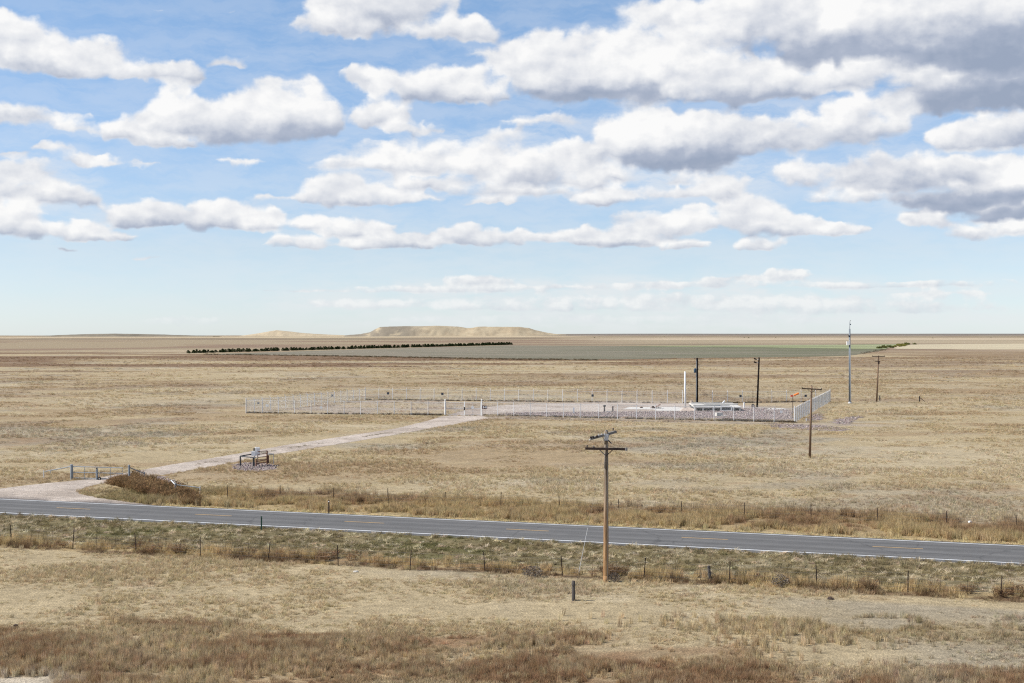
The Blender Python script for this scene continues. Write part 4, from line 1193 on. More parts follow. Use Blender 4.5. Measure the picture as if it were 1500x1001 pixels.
o = MB().lathe((0, 0, 0), [(0.24, -0.05), (0.24, 1.2), (0.17, 1.2), (0.17, 1.0)], 14).build('vent_pipe', M['concrete_tan'], loc=gz(1013.3, 596.5), smooth=False)
tag(o, 'brown concrete vent pipe between white post and black pole', 'vent pipe')
o = MB().lathe((0, 0, 0), [(0.13, -0.05), (0.13, 1.0), (0.09, 1.05)], 10).build('bollard', M['white'], loc=gz(1090, 598.4)); tag(o, 'white bollard at the right end of the launcher platform', 'bollard')
p = gz(1102.8, 598.6); k = p.y / F
e = empty('antenna_box', p, 0, 'grey equipment box with a rod antenna left of the leaning pole', 'equipment box')
MB().box((0, 0, 0.3), (0.7, 0.6, 0.6)).build('cabinet', M['concrete_tan'], e); MB().box((0, 0, 0.68), (0.4, 0.4, 0.16)).build('cap', M['darkpipe'], e)
MB().tube((0.02, 0, 0.7), (0.02, 0, 27 * k), 0.035, n=6).build('rod', M['tpost'], e)
for i, (px, yb, h, lab) in enumerate(((885.4, 603.7, 1.0, 'rusty bollard with a round black cap on the gravel pad'), (897.6, 603.4, 0.85, 'plain brown bollard right of the black capped one'))):
    p = gz(px, yb); e = empty('bollard', p, 0, lab, 'bollard')
    MB().tube((0, 0, -0.1), (0, 0, h), 0.13, n=10).build('post', M['wood_grey'], e)
    if i == 0: MB().lathe((0.02, 0, h - 0.12), [(0.15, 0), (0.23, 0.08), (0.24, 0.2), (0.16, 0.32), (0.05, 0.36)], 10).build('cap', M['black'], e)
    else: MB().lathe((0, 0, h), [(0.15, 0), (0.13, 0.07), (0.04, 0.1)], 10).build('cap', M['tpost'], e)
o = MB().box((0, 0, 0.06), (0.85, 0.8, 0.12)).build('concrete_slab', M['concrete'], loc=gz(891, 603.6)); tag(o, 'small white slab between the two bollards on the pad', 'slab')
o = MB().box((0, 0, 0.5), (0.26, 0.2, 1.05)).build('marker_post', M['white'], loc=gz(840.3, 606)); tag(o, 'white upright marker post on the gravel strip right of the gate', 'marker post')
p = gz(1144.5, 607); k = p.y / F
e = empty('notice_board', p, 0, 'small white board on legs near the right fence corner', 'sign')
MB().box((0, 0, 0.42), (0.45, 0.04, 0.34)).build('board', M['sign_white'], e)
for x in (-0.15, 0.15): MB().tube((x, 0.03, 0), (x, 0.03, 0.5), 0.02, n=6).build('leg', M['tpost'], e)
o = MB().box((0, 0, 0.25), (0.12, 0.12, 0.55)).build('marker_post', M['white'], loc=gz(1181.3, 617.8)); tag(o, 'tiny white marker stub outside the right fence corner', 'marker post')
# rusty hatch
p = gz(961, 598.5)
e = empty('rusty_hatch', p, 0, 'tilted rusty steel hatch lying on the pale concrete pad', 'hatch')
hm = Matrix.Rotation(R(-28), 3, 'Y')
MB().box((0.1, 0, 0.35), (1.5, 1.1, 0.07), hm).build('hatch_plate', M['rust'], e)
MB().box((-0.55, 0, 0.22), (0.35, 0.9, 0.44)).build('hinge_block', M['arm'], e)
MB().tube((0.45, 0.2, 0), (0.55, 0.2, 0.75), 0.035, n=6).build('prop_rod', M['tpost'], e)
MB().tube((-1.0, 0.1, 0.1), (0.9, -0.3, 0.1), 0.07, n=8).build('loose_pipe', M['rust'], e)
o = MB().lathe((0, 0, 0), [(0.3, 0), (0.28, 0.16), (0.14, 0.24)], 10).build('manhole', M['arm'], loc=gz(939.5, 598)); tag(o, 'dark low manhole cover left of the rusty hatch', 'manhole')
# concrete pads
for i, poly in enumerate(([(912, 599.8), (922, 596.6), (990, 596.4), (1008, 599), (996, 602), (962, 602), (958, 600)], [(1120, 600.2), (1128, 597.8), (1146, 598), (1152, 600), (1140, 600.8)])):
    sheet('concrete_pad', ring(poly), 0.024, M['concrete'], lambda x, y: np.broadcast_to(np.array((0.5, 0.48, 0.44)), x.shape + (3,)), 1.0, 0.03, 80 + i)

# ------------------------------------------------------------------ pipe gate at the drive
p = G(105, 702.5); k = p.y / F
e = empty('pipe_gate', p, 0, 'long blue grey steel pipe gate across the gravel drive', 'gate')
def at(x, y, dy=0.0): return Vector(((x - 105) * k, dy, (702.5 - y) * k))
MB().tube((0, 0, -0.3), at(104.8, 681.5), 0.13, 0.13, 12).lathe(tuple(at(104.8, 681.5)), [(0.15, 0), (0.14, 0.04), (0.04, 0.08)], 12).build('hinge_post', M['pipe'], e)
lf = MB()
A_, B_ = at(107, 683.4, -0.05), at(182.5, 684.8, -0.6)
A2, B2 = at(107, 692, -0.05), at(182.5, 692.8, -0.6); A3, B3 = at(107, 700.2, -0.05), at(182.5, 701, -0.6)
for a, b in ((A_, B_), (A2, B2), (A3, B3)): lf.tube(a, b, 0.04, n=8)
for t in (0.0, 0.235, 0.5, 0.75, 1.0): lf.tube(A_.lerp(B_, t), A3.lerp(B3, t), 0.028, n=6)
lf.build('gate_leaf', M['pipe'], e)
MB().tube(at(144, 703.6, -0.45), at(143.6, 687, -0.45), 0.085, n=10).build('rest_post', M['pipe'], e)
MB().lathe(tuple(at(143.6, 686.6, -0.45)), [(0.09, 0), (0.05, 0.08), (0.02, 0.12)], 10).build('post_cap', M['black'], e)
wh = MB(); c = at(148, 700.6, -0.5)
wh.tube(c + Vector((0, -0.05, 0)), c + Vector((0, 0.05, 0)), 0.15, n=14)
w_ = wh.build('wheel', M['tyre'], e)
MB().tube(c + Vector((0, -0.06, 0)), c + Vector((0, 0.06, 0)), 0.06, n=10).build('rim', M['galv'], w_)
MB().tube(c, c + Vector((0, 0, 0.55)), 0.02, n=6).build('wheel_fork', M['pipe'], e)
MB().tube(at(104.3, 683.5, 0), at(63, 691.8, 0.6), 0.045, n=8).build('brace_rail', M['pipe'], e)
MB().tube(at(61.7, 710, 0.5) + Vector((0, 0, 0.0)), at(61.5, 690, 0.5), 0.045, n=8).build('brace_post', M['galv'], e)
MB().tube(at(70.5, 694, 0.6), at(70.5, 689.5, 0.6), 0.04, n=8).build('rail_coupling', M['galv'], e)
p = G(189.5, 706)
e = empty('brace_assembly', p, 0, 'blue grey latch post with sloping brace right of the pipe gate', 'fence brace')
k = p.y / F
def at(x, y, dy=0.0): return Vector(((x - 189.5) * k, dy, (706 - y) * k))
MB().tube((0, 0, -0.3), at(189, 682.5), 0.10, n=10).lathe(tuple(at(189, 682.5)), [(0.12, 0), (0.10, 0.06), (0.03, 0.09)], 10).build('latch_post', M['pipe'], e)
MB().tube(at(189.5, 685), at(206, 695.5, 1.2), 0.045, n=8).build('brace_rail', M['pipe'], e)
MB().tube(at(206.6, 703, 1.2), at(206.6, 693.2, 1.2), 0.05, n=8).build('brace_post', M['pipe'], e)
p = G(257, 727); k = p.y / F
e = empty('corner_brace', p, 0, 'blue grey corner post with horizontal rail among the brown weeds', 'fence brace')
def at(x, y, dy=0.0): return Vector(((x - 257) * k, dy, (727 - y) * k))
MB().tube((0, 0, -0.3), at(257, 708.2), 0.085, n=10).lathe(tuple(at(257, 708.2)), [(0.10, 0), (0.03, 0.05)], 10).build('corner_post', M['pipe'], e)
MB().tube(at(257, 710.2, 0), at(295, 713.6, -0.5), 0.035, n=8).build('brace_rail', M['pipe'], e)
MB().tube(at(295, 722, -0.5), at(295, 711.5, -0.5), 0.035, n=8).build('brace_post', M['galv'], e)
MB().tube(at(257, 710.5, 0), at(240, 708.4, 2.5), 0.045, n=8).build('side_rail', M['galv'], e)

# ------------------------------------------------------------------ valve cabinet with guard rails
p = G(372, 683); k = p.y / F
def at(x, y, dy=0.0): return Vector(((x - 372) * k, dy, (683 - y) * k))
e = empty('utility_cabinet', p, 0, 'white utility cabinet on a post inside a pipe guard rail beside the drive', 'utility cabinet')
MB().box(tuple(at(377.3, 661.3)), (0.42, 0.30, 0.82)).build('tall_box', M['white'], e)
MB().box(tuple(at(371.7, 664.6, -0.05)), (0.40, 0.28, 0.50)).build('side_box', M['white'], e)
MB().box(tuple(at(377.3, 661.3, -0.16)), (0.012, 0.01, 0.8)).build('door_seam', M['pipe'], e)
MB().box(tuple(at(372, 659.5, 0.1)), (0.14, 0.12, 0.36)).build('meter', M['darkpipe'], e)
MB().lathe(tuple(at(374.4, 656.6, 0.05)), [(0.07, 0), (0.09, 0.05), (0.04, 0.1)], 8).build('vent_cap', M['white'], e)
for x in (372.5, 377.5): MB().tube(at(x, 684, 0.0), at(x, 664, 0.0), 0.045, n=6).build('leg', M['darkpipe'], e)
g = empty('guard_rail', p, 0, 'dark and rusty pipe guard rail around the white utility cabinet', 'railing')
for (x, yb, yt, dy) in ((352, 682, 668.2, 0), (373.6, 682, 668.8, -0.9), (378, 686, 671, -1.1), (392.6, 678, 667.5, 0.2), (389.8, 680, 661, 0.6)):
    MB().tube(at(x, yb + 1, dy), at(x, yt, dy), 0.075, n=8).build('rail_post', M['rust'] if x > 374 else M['darkpipe'], g)
for (xa, ya, da, xb, yb, db, mm) in ((352, 668.6, 0, 373.6, 669.2, -0.9, 'darkpipe'), (352, 668.4, 0, 370, 666.2, 1.0, 'darkpipe'), (373.6, 669.2, -0.9, 378, 669.4, -1.1, 'darkpipe'), (392.6, 665.5, 0.2, 400, 665.9, 0.3, 'pipe')):
    MB().tube(at(xa, ya, da), at(xb, yb, db), 0.06, n=8).build('top_rail', M[mm], g)
for y in (661.4, 665.4, 669.8, 673.2): MB().tube(at(378.5, y, -0.3), at(389.6, y - 0.2, 0.6), 0.035, n=6).build('ladder_rung', M['rust'], g)
for y in (674.6, 678): MB().tube(at(378, y, -1.1), at(392.4, y - 1.2, 0.1), 0.05, n=6).build('side_rail', M['rust'], g)
MB().tube(at(400, 680, 0.3), at(400, 665.5, 0.3), 0.03, n=6).build('end_post', M['galv'], g)

# ------------------------------------------------------------------ wire fences along the highway
TP = MB()
TP.box((0, 0, 0.45), (0.035, 0.010, 1.3)); TP.box((0, 0.018, 0.45), (0.008, 0.032, 1.3))
for i in range(12): TP.box((0, -0.009, 0.15 + 0.08 * i), (0.02, 0.008, 0.02))
TPm = TP.mesh('fence_post', M['tpost'])
STm = MB().tube((0, 0, 0.15), (0.01, 0, 1.0), 0.008, n=5).mesh('wire_stay', M['tpost'])
def wire_fence(px, name, label, lo, hi, stays, tilt_seed):
    pts = [G(*q) for q in px]
    # carry the line on beyond the frame
    d0 = (pts[0] - pts[1]); d1 = (pts[-1] - pts[-2])
    pts = [pts[0] + d0 * j for j in range(lo, 0, -1)] + pts + [pts[-1] + d1 * j for j in range(1, hi + 1)]
    r = random.Random(tilt_seed)
    e = empty(name, pts[0], 0, label, 'fence')
    for i, q in enumerate(pts):
        o = link('fence_post', TPm, e, q - pts[0], (R(r.uniform(-3, 3)), R(r.uniform(-4.5, 5.5)), r.uniform(-0.3, 0.3)))
        o.scale = (1.5, 1.5, r.uniform(1.02, 1.14))
        if i and stays:
            a = pts[i - 1]
            for t in (0.33, 0.67): link('wire_stay', STm, e, a.lerp(q, t + r.uniform(-.05, .05)) - pts[0], (0, R(r.uniform(-3, 3)), 0))
    for z in (0.28, 0.50, 0.74, 1.0):
        b = MB()
        for i in range(len(pts) - 1):
            a, c = pts[i] - pts[0], pts[i + 1] - pts[0]
            n = 4
            for j in range(n):
                t0, t1 = j / n, (j + 1) / n
                sg = lambda t: -0.03 * 4 * t * (1 - t)
                b.tube(a.lerp(c, t0) + Vector((0, 0, z + sg(t0))), a.lerp(c, t1) + Vector((0, 0, z + sg(t1))), 0.006, n=3, cap=False)
        b.build('barbed_wire', M['wire'], e)
    return pts
nps = wire_fence(NEAR_POSTS, 'barbed_wire_fence', 'barbed wire fence with rusty posts on the near side of the highway', 3, 3, True, 3)
fps = wire_fence(FAR_POSTS, 'barbed_wire_fence', 'faint barbed wire fence in tall grass beyond the highway', 2, 3, False, 4)
# wooden brace post in the near fence
p = G(1041.5, 853.5); k = p.y / F
e = empty('wooden_brace_post', p, 0, 'leaning dark wooden post with wire brace in the near fence', 'post')
MB().tube((0, 0, -0.2), (-0.13, 0, 24.5 * k), 0.095, 0.08, 9).build('post', M['wood_grey'], e)
MB().tube((-0.10, 0.02, 18 * k), (0.55, 0.1, 0.1), 0.014, n=5).build('brace_wire', M['wire'], e)
# far range brace post
p = G(1347, 588.6); k = p.y / F
e = empty('brace_post', p, 0, 'short brown post with a diagonal brace far right of the mast', 'post')
MB().tube((0, 0, -0.1), (0, 0, 8 * k), 0.11, n=8).build('post', M['wood_grey'], e)
MB().tube((0.05, 0, 6 * k), (8 * k, 0, 0.0), 0.05, n=6).build('diagonal_brace', M['wood_grey'], e)
# delineator posts
def delineator(px, yb, yt, mt, label):
    p = G(px, yb); h = (yb - yt) / F * p.y
    e = empty('delineator_post', p, 0, label, 'road marker')
    MB().box((0, 0, h / 2 - 0.1), (0.09, 0.03, h + 0.2)).build('post', mt, e)
    MB().lathe((0, -0.02, h - 0.12), [(0.035, -0.03), (0.045, 0.0), (0.035, 0.03)], 8).build('reflector', M['sign_white'] if mt is M['tpost'] else mt, e)
delineator(383, 779.3, 756.5, M['green'], 'dark green roadside marker post on the near highway edge')
delineator(481.7, 753.2, 732.5, M['tpost'], 'dark marker post with pale top on the far highway edge')

# ------------------------------------------------------------------ tree row and shrubs
def foliage_mesh(name, n, shape, size, c0, c1, seed):
    r = np.random.default_rng(seed)
    V = []; Fc = []; C = []; S = []
    k = 0
    while k < n:
        q = r.uniform(-1, 1, 3)
        ok = shape(q, r)
        if ok is None: continue
        c = np.array(ok)
        d = r.normal(size=3); d /= np.linalg.norm(d)
        u = np.cross(d, r.normal(size=3)); u /= np.linalg.norm(u)
        w = np.cross(d, u); s = size * r.uniform(0.6, 1.4)
        b = len(V)
        V += [tuple(c + u * s), tuple(c + w * s * 0.6), tuple(c - u * s), tuple(c - w * s * 0.6)]
        Fc.append((b, b + 1, b + 2, b + 3))
        t = r.uniform(); cc = np.array(c0) * (1 - t) + np.array(c1) * t
        C += [cc] * 4
        k += 1
    me = bpy.data.meshes.new(name); me.from_pydata(V, [], Fc); me.update()
    set_tint(me, np.array(C))
    sh = me.attributes.new('shade', 'FLOAT', 'POINT'); sh.data.foreach_set('value', np.ones(len(V), np.float32))
    me.materials.append(M['leaf'])
    return me
def cone(q, r):
    h = (q[2] + 1) / 2
    rad = 0.50 * (1 - h) ** 0.6 * (0.72 + 0.28 * math.sin(11 * h + 3 * q[0])) + 0.03
    if q[0] ** 2 + q[1] ** 2 > 1: return None
    return (q[0] * rad, q[1] * rad, 0.08 + 0.92 * h)
def dome(q, r):
    if q[0] ** 2 + q[1] ** 2 + q[2] ** 2 > 1 or q[2] < -0.5: return None
    l = 0.75 + 0.25 * math.sin(5 * q[0] + 2) * math.sin(6 * q[1])
    return (q[0] * 0.75 * l, q[1] * 0.7 * l, (q[2] + 0.5) / 1.5 * l)
con = [foliage_mesh('crown', 220, cone, 0.085, (0.016, 0.026, 0.010), (0.055, 0.068, 0.022), 200 + i) for i in range(5)]
trk = MB().tube((0, 0, 0), (0, 0, 0.3), 0.03, 0.02, 6).mesh('trunk', M['pole_brown'])
ta, tb = G(278, 517.8), G(747, 505.4)
nt_ = 296
for i in range(nt_):
    t = (i + random.uniform(-0.35, 0.35)) / (nt_ - 1)
    q = ta.lerp(tb, min(max(t, 0), 1)) + Vector((random.uniform(-2, 2), random.uniform(-6, 6), 0))
    e = empty('evergreen_tree', q, random.uniform(0, 6), 'small dark evergreen tree within the long windbreak row before the butte', 'tree', 'evergreen trees of the windbreak row')
    if i == 0: e['label'] = 'evergreen tree at the very left end of the long windbreak row'
    if i == nt_ - 1: e['label'] = 'evergreen tree at the very right end of the long windbreak row'
    h = random.uniform(1.5, 2.7) * (1.0 + 0.35 * t); w = (2.4 + 0.7 * h) * random.uniform(0.95, 1.3)
    a = link('trunk', trk, e); a.scale = (w, w, h)
    a = link('crown', con[i % 5], e); a.scale = (w, w, h)
bush = [foliage_mesh('foliage', 260, dome, 0.12, (0.05, 0.065, 0.02), (0.16, 0.165, 0.045), 220 + i) for i in range(3)]
yel = [foliage_mesh('foliage', 260, dome, 0.12, (0.16, 0.16, 0.04), (0.28, 0.26, 0.07), 230 + i) for i in range(2)]
sa, sb = G(1287, 511.2), G(1338, 504.6)
for i in range(26):
    t = (i + random.uniform(-.3, .3)) / 25; t = min(max(t, 0), 1)
    q = sa.lerp(sb, t) + Vector((random.uniform(-4, 4), random.uniform(-15, 15), 0))
    yl = 0.35 < t < 0.8
    e = empty('shrub', q, random.uniform(0, 6), 'yellow green shrub in the middle of the far hedge on the right' if yl else 'dark green shrub in the far hedge on the right', 'shrub', 'yellow shrubs of the far hedge' if yl else 'dark shrubs of the far hedge')
    h = random.uniform(1.6, 3.0); a = link('foliage', (yel[i % 2] if yl else bush[i % 3]), e); a.scale = (h * 1.5, h * 1.5, h)
    a = link('stem', trk, e); a.scale = (h, h, h)

for i in range(9):
    q = G(random.uniform(860, 1480), random.uniform(493.6, 496.2))
    e = empty('bush', q, random.uniform(0, 6), 'tiny dark bush far out on the plain below the horizon', 'bush', 'far bushes below the horizon')
    h = random.uniform(1.5, 2.6); a = link('foliage', bush[i % 3], e); a.scale = (h * 1.6, h * 1.6, h)
    a = link('stem', trk, e); a.scale = (h, h, h)

# ------------------------------------------------------------------ grass
def tuft_mesh(name, n, spread, wid, lean, seed, hvar=0.5, seed_head=False):
    r = np.random.default_rng(seed)
    V = []; Fc = []; S = []
    for i in range(n):
        a = r.uniform(0, 2 * math.pi); rad = spread * math.sqrt(r.uniform())
        bx, by = rad * math.cos(a), rad * math.sin(a)
        h = 1.0 - hvar * r.uniform()
        la = r.uniform(0, 2 * math.pi); l = lean * r.uniform(0.2, 1.0) * h
        dx, dy = l * math.cos(la), l * math.sin(la)
        fa = r.uniform(0, math.pi); wx, wy = wid * math.cos(fa), wid * math.sin(fa)
        b = len(V)
        V += [(bx - wx, by - wy, -0.03), (bx + wx, by + wy, -0.03), (bx + dx * 0.4 + wx * 0.8, by + dy * 0.4 + wy * 0.8, h * 0.55), (bx + dx * 0.4 - wx * 0.8, by + dy * 0.4 - wy * 0.8, h * 0.55), (bx + dx, by + dy, h)]
        Fc += [(b, b + 1, b + 2, b + 3), (b + 3, b + 2, b + 4)]
        s = r.uniform(0.72, 1.3); S += [s] * 5
    me = bpy.data.meshes.new(name); me.from_pydata(V, [], Fc); me.update()
    a = me.attributes.new('shade', 'FLOAT', 'POINT'); a.data.foreach_set('value', np.array(S, np.float32))
    me.materials.append(M['grass'])
    return me
def weed_mesh(name, n, seed):
    r = np.random.default_rng(seed); b = MB()
    S = []
    for i in range(n):
        a = r.uniform(0, 2 * math.pi); rad = 0.22 * math.sqrt(r.uniform())
        p0 = Vector((rad * math.cos(a), rad * math.sin(a), -0.03))
        d = Vector((r.normal(0, 0.35), r.normal(0, 0.35), 1)).normalized(); h = r.uniform(0.55, 1.0)
        p1 = p0 + d * h
        s = r.uniform(0.7, 1.35); v0 = len(b.v)
        b.tube(p0, p1, 0.009, 0.004, 3, False)
        for j in range(5):
            t = r.uniform(0.25, 1.0); q = p0.lerp(p1, t)
            e_ = q + Vector((r.normal(0, 0.11), r.normal(0, 0.11), abs(r.normal(0.09, 0.06))))
            w = Vector((r.normal(0, 1), r.normal(0, 1), r.normal(0, 1))).normalized() * 0.013
            b.add([q - w, q + w, e_ + w * 1.6, e_ - w * 1.6], [(0, 1, 2, 3)])
        S += [s] * (len(b.v) - v0)
    me = b.mesh(name, M['grass'])
    at_ = me.attributes.new('shade', 'FLOAT', 'POINT'); at_.data.foreach_set('value', np.array(S, np.float32))
    return me
def stone_mesh(name, seed):
    bm = bmesh.new(); bmesh.ops.create_icosphere(bm, subdivisions=1, radius=0.5)
    r = random.Random(seed)
    for v in bm.verts:
        v.co *= r.uniform(0.75, 1.2); v.co.z = v.co.z * 0.7 + 0.2
    me = bpy.data.meshes.new(name); bm.to_mesh(me); bm.free()
    a = me.attributes.new('shade', 'FLOAT', 'POINT'); a.data.foreach_set('value', np.full(len(me.vertices), 1.0, np.float32))
    me.materials.append(M['stone']); return me
M['stone'] = attr_mat('ballast_stone', 'tint', 'INSTANCER', fine=False)

def library(name, meshes):
    c = bpy.data.collections.new(name)
    for i, me in enumerate(meshes):
        o = bpy.data.objects.new('%s_%02d' % (name, i), me); c.objects.link(o)
    return c
lib_short = library('short_tuft', [tuft_mesh('short_tuft', 26, 0.42, 0.020, 0.75, 300 + i) for i in range(5)])
lib_tall = library('tall_tuft', [tuft_mesh('tall_tuft', 34, 0.24, 0.011, 0.32, 320 + i, 0.45) for i in range(5)])
lib_tuss = library('tussock', [tuft_mesh('tussock', 40, 0.50, 0.022, 1.1, 340 + i, 0.5) for i in range(4)])
lib_weed = library('weed', [weed_mesh('weed', 22, 360 + i) for i in range(5)])
lib_stone = library('stone', [stone_mesh('stone', 380 + i) for i in range(5)])

def scatter(name, lib, nlib, x, y, z, sxy, sz, tint, label=None, seed=0, tilt=0.12):
    n = len(x)
    r = np.random.default_rng(seed)
    me = bpy.data.meshes.new(name)
    me.vertices.add(n)
    me.vertices.foreach_set('co', np.stack([x, y, z], -1).astype(np.float32).ravel())
    def at(nm, ty, key, v):
        a = me.attributes.new(nm, ty, 'POINT'); a.data.foreach_set(key, np.asarray(v).astype(np.float32).ravel() if ty != 'INT' else np.asarray(v).astype(np.int32).ravel())
    at('rot', 'FLOAT_VECTOR', 'vector', np.stack([r.normal(0, tilt, n), r.normal(0, tilt, n), r.uniform(0, 6.283, n)], -1))
    at('scl', 'FLOAT_VECTOR', 'vector', np.stack([sxy, sxy, sz], -1))
    at('pick', 'INT', 'value', r.integers(0, nlib, n))
    set_tint(me, np.clip(tint, 0.005, 0.9))
    o = link(name, me)
    ng = bpy.data.node_groups.new(name + '_scatter', 'GeometryNodeTree')
    ng.interface.new_socket('Geometry', in_out='INPUT', socket_type='NodeSocketGeometry')
    ng.interface.new_socket('Geometry', in_out='OUTPUT', socket_type='NodeSocketGeometry')
    N, L = ng.nodes, ng.links
    gi, go = N.new('NodeGroupInput'), N.new('NodeGroupOutput')
    ip = N.new('GeometryNodeInstanceOnPoints')
    ci = N.new('GeometryNodeCollectionInfo'); ci.inputs['Collection'].default_value = lib
    ci.inputs['Separate Children'].default_value = True; ci.inputs['Reset Children'].default_value = True
    def na(nm, ty):
        a = N.new('GeometryNodeInputNamedAttribute'); a.data_type = ty; a.inputs['Name'].default_value = nm; return a.outputs[0]
    L.new(gi.outputs[0], ip.inputs['Points']); L.new(ci.outputs[0], ip.inputs['Instance'])
    ip.inputs['Pick Instance'].default_value = True
    L.new(na('pick', 'INT'), ip.inputs['Instance Index'])
    L.new(na('rot', 'FLOAT_VECTOR'), ip.inputs['Rotation']); L.new(na('scl', 'FLOAT_VECTOR'), ip.inputs['Scale'])
    L.new(ip.outputs[0], go.inputs[0])
    md = o.modifiers.new('scatter', 'NODES'); md.node_group = ng
    return tag(o, kind='stuff')

def place(n, ya, yb, side=1.08):
    """random places of the strip of prairie in view between two distances, even per area"""
    y = np.sqrt(rng.uniform(ya * ya, yb * yb, n)); x = rng.uniform(-1, 1, n) * (0.362 * y * side + 1.5)
    return x, y
def blocked(x, y):
    s, t = road_st(x, y)
    m = (np.abs(t) < EDGE + 0.08)
    m |= inpoly(x, y, drive) | inpoly(x, y, pad)
    for i in (0, 4, 5): m |= inpoly(x, y, rocks[i])
    return m
def jitter(c, a=0.14):
    n = len(c)
    return c * (1 + rng.normal(0, a, (n, 1))) * (1 + rng.normal(0, 0.03, (n, 3)))
GB = 1.28      # blades stand steep and catch less sun than level soil, being otherwise the same straw

def emit(name, lib, nlib, x, y, hgt, wid, tint, seed, tilt=0.12):
    scatter(name, lib, nlib, x, y, np.zeros(len(x)), wid, hgt, tint, seed=seed, tilt=tilt)

# short pasture grass, near to far
X_, Y_, H_, W_s = [], [], [], []
for ya, yb, n, h0, w0 in ((50, 66, 26000, 0.17, 0.34), (66, 95, 24000, 0.16, 0.36), (95, 150, 26000, 0.18, 0.42), (150, 240, 28000, 0.18, 0.62), (240, 420, 24000, 0.21, 1.0), (420, 800, 14000, 0.28, 1.9)):
    x, y = place(n, ya, yb)
    zn = zones(x, y)
    d = fbm(x, y, 5, 3, 61) * 0.55 + fbm(x, y, 22, 3, 62) * 0.45
    pr = sst(d, 0.36, 0.60) * (1 - 0.92 * zn['bare']) * (1 - 0.35 * zn['sparse']) * (1 - 0.5 * zn['brown']) * (1 - zn['fence_strip']) * (1 - 0.7 * zn['verge']) * (1 - 0.8 * zn['far_strip'])
    comp = inpoly(x, y, [FL, GL_, GR_, FR, BR, BL])
    pr = np.where(comp, pr * 0.45, pr)
    k = (rng.uniform(0, 1, n) < pr) & ~blocked(x, y)
    for p_ in (field, green): k &= ~inpoly(x, y, p_)
    x, y, d = x[k], y[k], d[k]
    X_.append(x); Y_.append(y); H_.append(h0 * (0.55 + 1.2 * sst(d, 0.40, 0.66)) * rng.uniform(0.7, 1.3, len(x))); W_s.append(w0 * rng.uniform(0.7, 1.3, len(x)))
x, y = np.concatenate(X_), np.concatenate(Y_)
emit('pasture_grass', lib_short, 5, x, y, np.concatenate(H_), np.concatenate(W_s), jitter(ground_color(x, y) * 1.42, 0.11), 401)
# brown foreground grass
x, y = place(46000, 50, 68)
zn = zones(x, y); d = fbm(x, y, 3.0, 3, 63)
k = rng.uniform(0, 1, len(x)) < np.maximum(zn['brown'], zn['tan'] * 0.8) * sst(d, 0.28, 0.52) * (1 - zn['bare'])
x, y, d = x[k], y[k], d[k]
emit('brown_grass', lib_tall, 5, x, y, rng.uniform(0.22, 0.42, len(x)) * (0.6 + 0.8 * sst(d, 0.36, 0.66)), rng.uniform(0.34, 0.55, len(x)), jitter(np.where((rng.uniform(0, 1, len(x)) < 0.12)[:, None], STRAW * 0.9, ground_color(x, y)) * 1.52, 0.20), 402, 0.14)
# grass along the near fence
x, y = place(30000, 66, 100)
zn = zones(x, y); d = fbm(x, y, 2.0, 3, 64)
k = rng.uniform(0, 1, len(x)) < zn['fence_strip'] * sst(d, 0.22, 0.46)
off = (zn['t'] - zn['tn'])[k]
x, y, d = x[k], y[k], d[k]
hn = (0.34 + 0.42 * sst(d, 0.34, 0.62)) * rng.uniform(0.7, 1.2, len(x)) * (0.42 + 0.58 * sst(off, -0.2, 0.7))
emit('fence_line_grass', lib_tall, 5, x, y, hn, rng.uniform(0.55, 0.8, len(x)), jitter(ground_color(x, y) * 1.55, 0.18), 403, 0.14)
# weeds in the fence line
x, y = place(9000, 66, 100)
zn = zones(x, y); d = fbm(x, y, 3.2, 3, 65)
k = rng.uniform(0, 1, len(x)) < zn['fence_strip'] * sst(d, 0.54, 0.66) * 0.6 * sst(zn['t'] - zn['tn'], 0.0, 0.4)
x, y = x[k], y[k]
emit('fence_line_weeds', lib_weed, 5, x, y, rng.uniform(0.4, 0.75, len(x)), rng.uniform(0.8, 1.2, len(x)), jitter(np.tile(BROWN * 1.15, (len(x), 1)), 0.2), 404)
# mown tussocky verge
x, y = place(26000, 70, 112)
zn = zones(x, y); d = fbm(x, y, 1.6, 3, 66)
k = (rng.uniform(0, 1, len(x)) < zn['verge'] * sst(d, 0.30, 0.52)) & ~blocked(x, y)
x, y = x[k], y[k]
emit('verge_grass', lib_tuss, 4, x, y, rng.uniform(0.08, 0.24, len(x)), rng.uniform(0.28, 0.55, len(x)), jitter(np.where((rng.uniform(0, 1, len(x)) < 0.30)[:, None], PALE, ground_color(x, y)) * 1.45, 0.18), 405, 0.2)
# golden grass beyond the highway
x, y = place(60000, 88, 135)
zn = zones(x, y); d = fbm(x, y, 3.0, 3, 67)
k = (rng.uniform(0, 1, len(x)) < zn['far_strip'] * sst(d, 0.26, 0.50) + 0.5 * zn['lip']) & ~blocked(x, y)
x, y, d, lip = x[k], y[k], d[k], zn['lip'][k]
hn = (0.32 + 0.40 * sst(d, 0.36, 0.62)) * rng.uniform(0.7, 1.2, len(x)) * (1 - 0.75 * sst(lip, 0.2, 0.7))
emit('roadside_grass', lib_tall, 5, x, y, hn, rng.uniform(0.6, 0.9, len(x)), jitter(ground_color(x, y) * 1.48, 0.18), 406, 0.12)
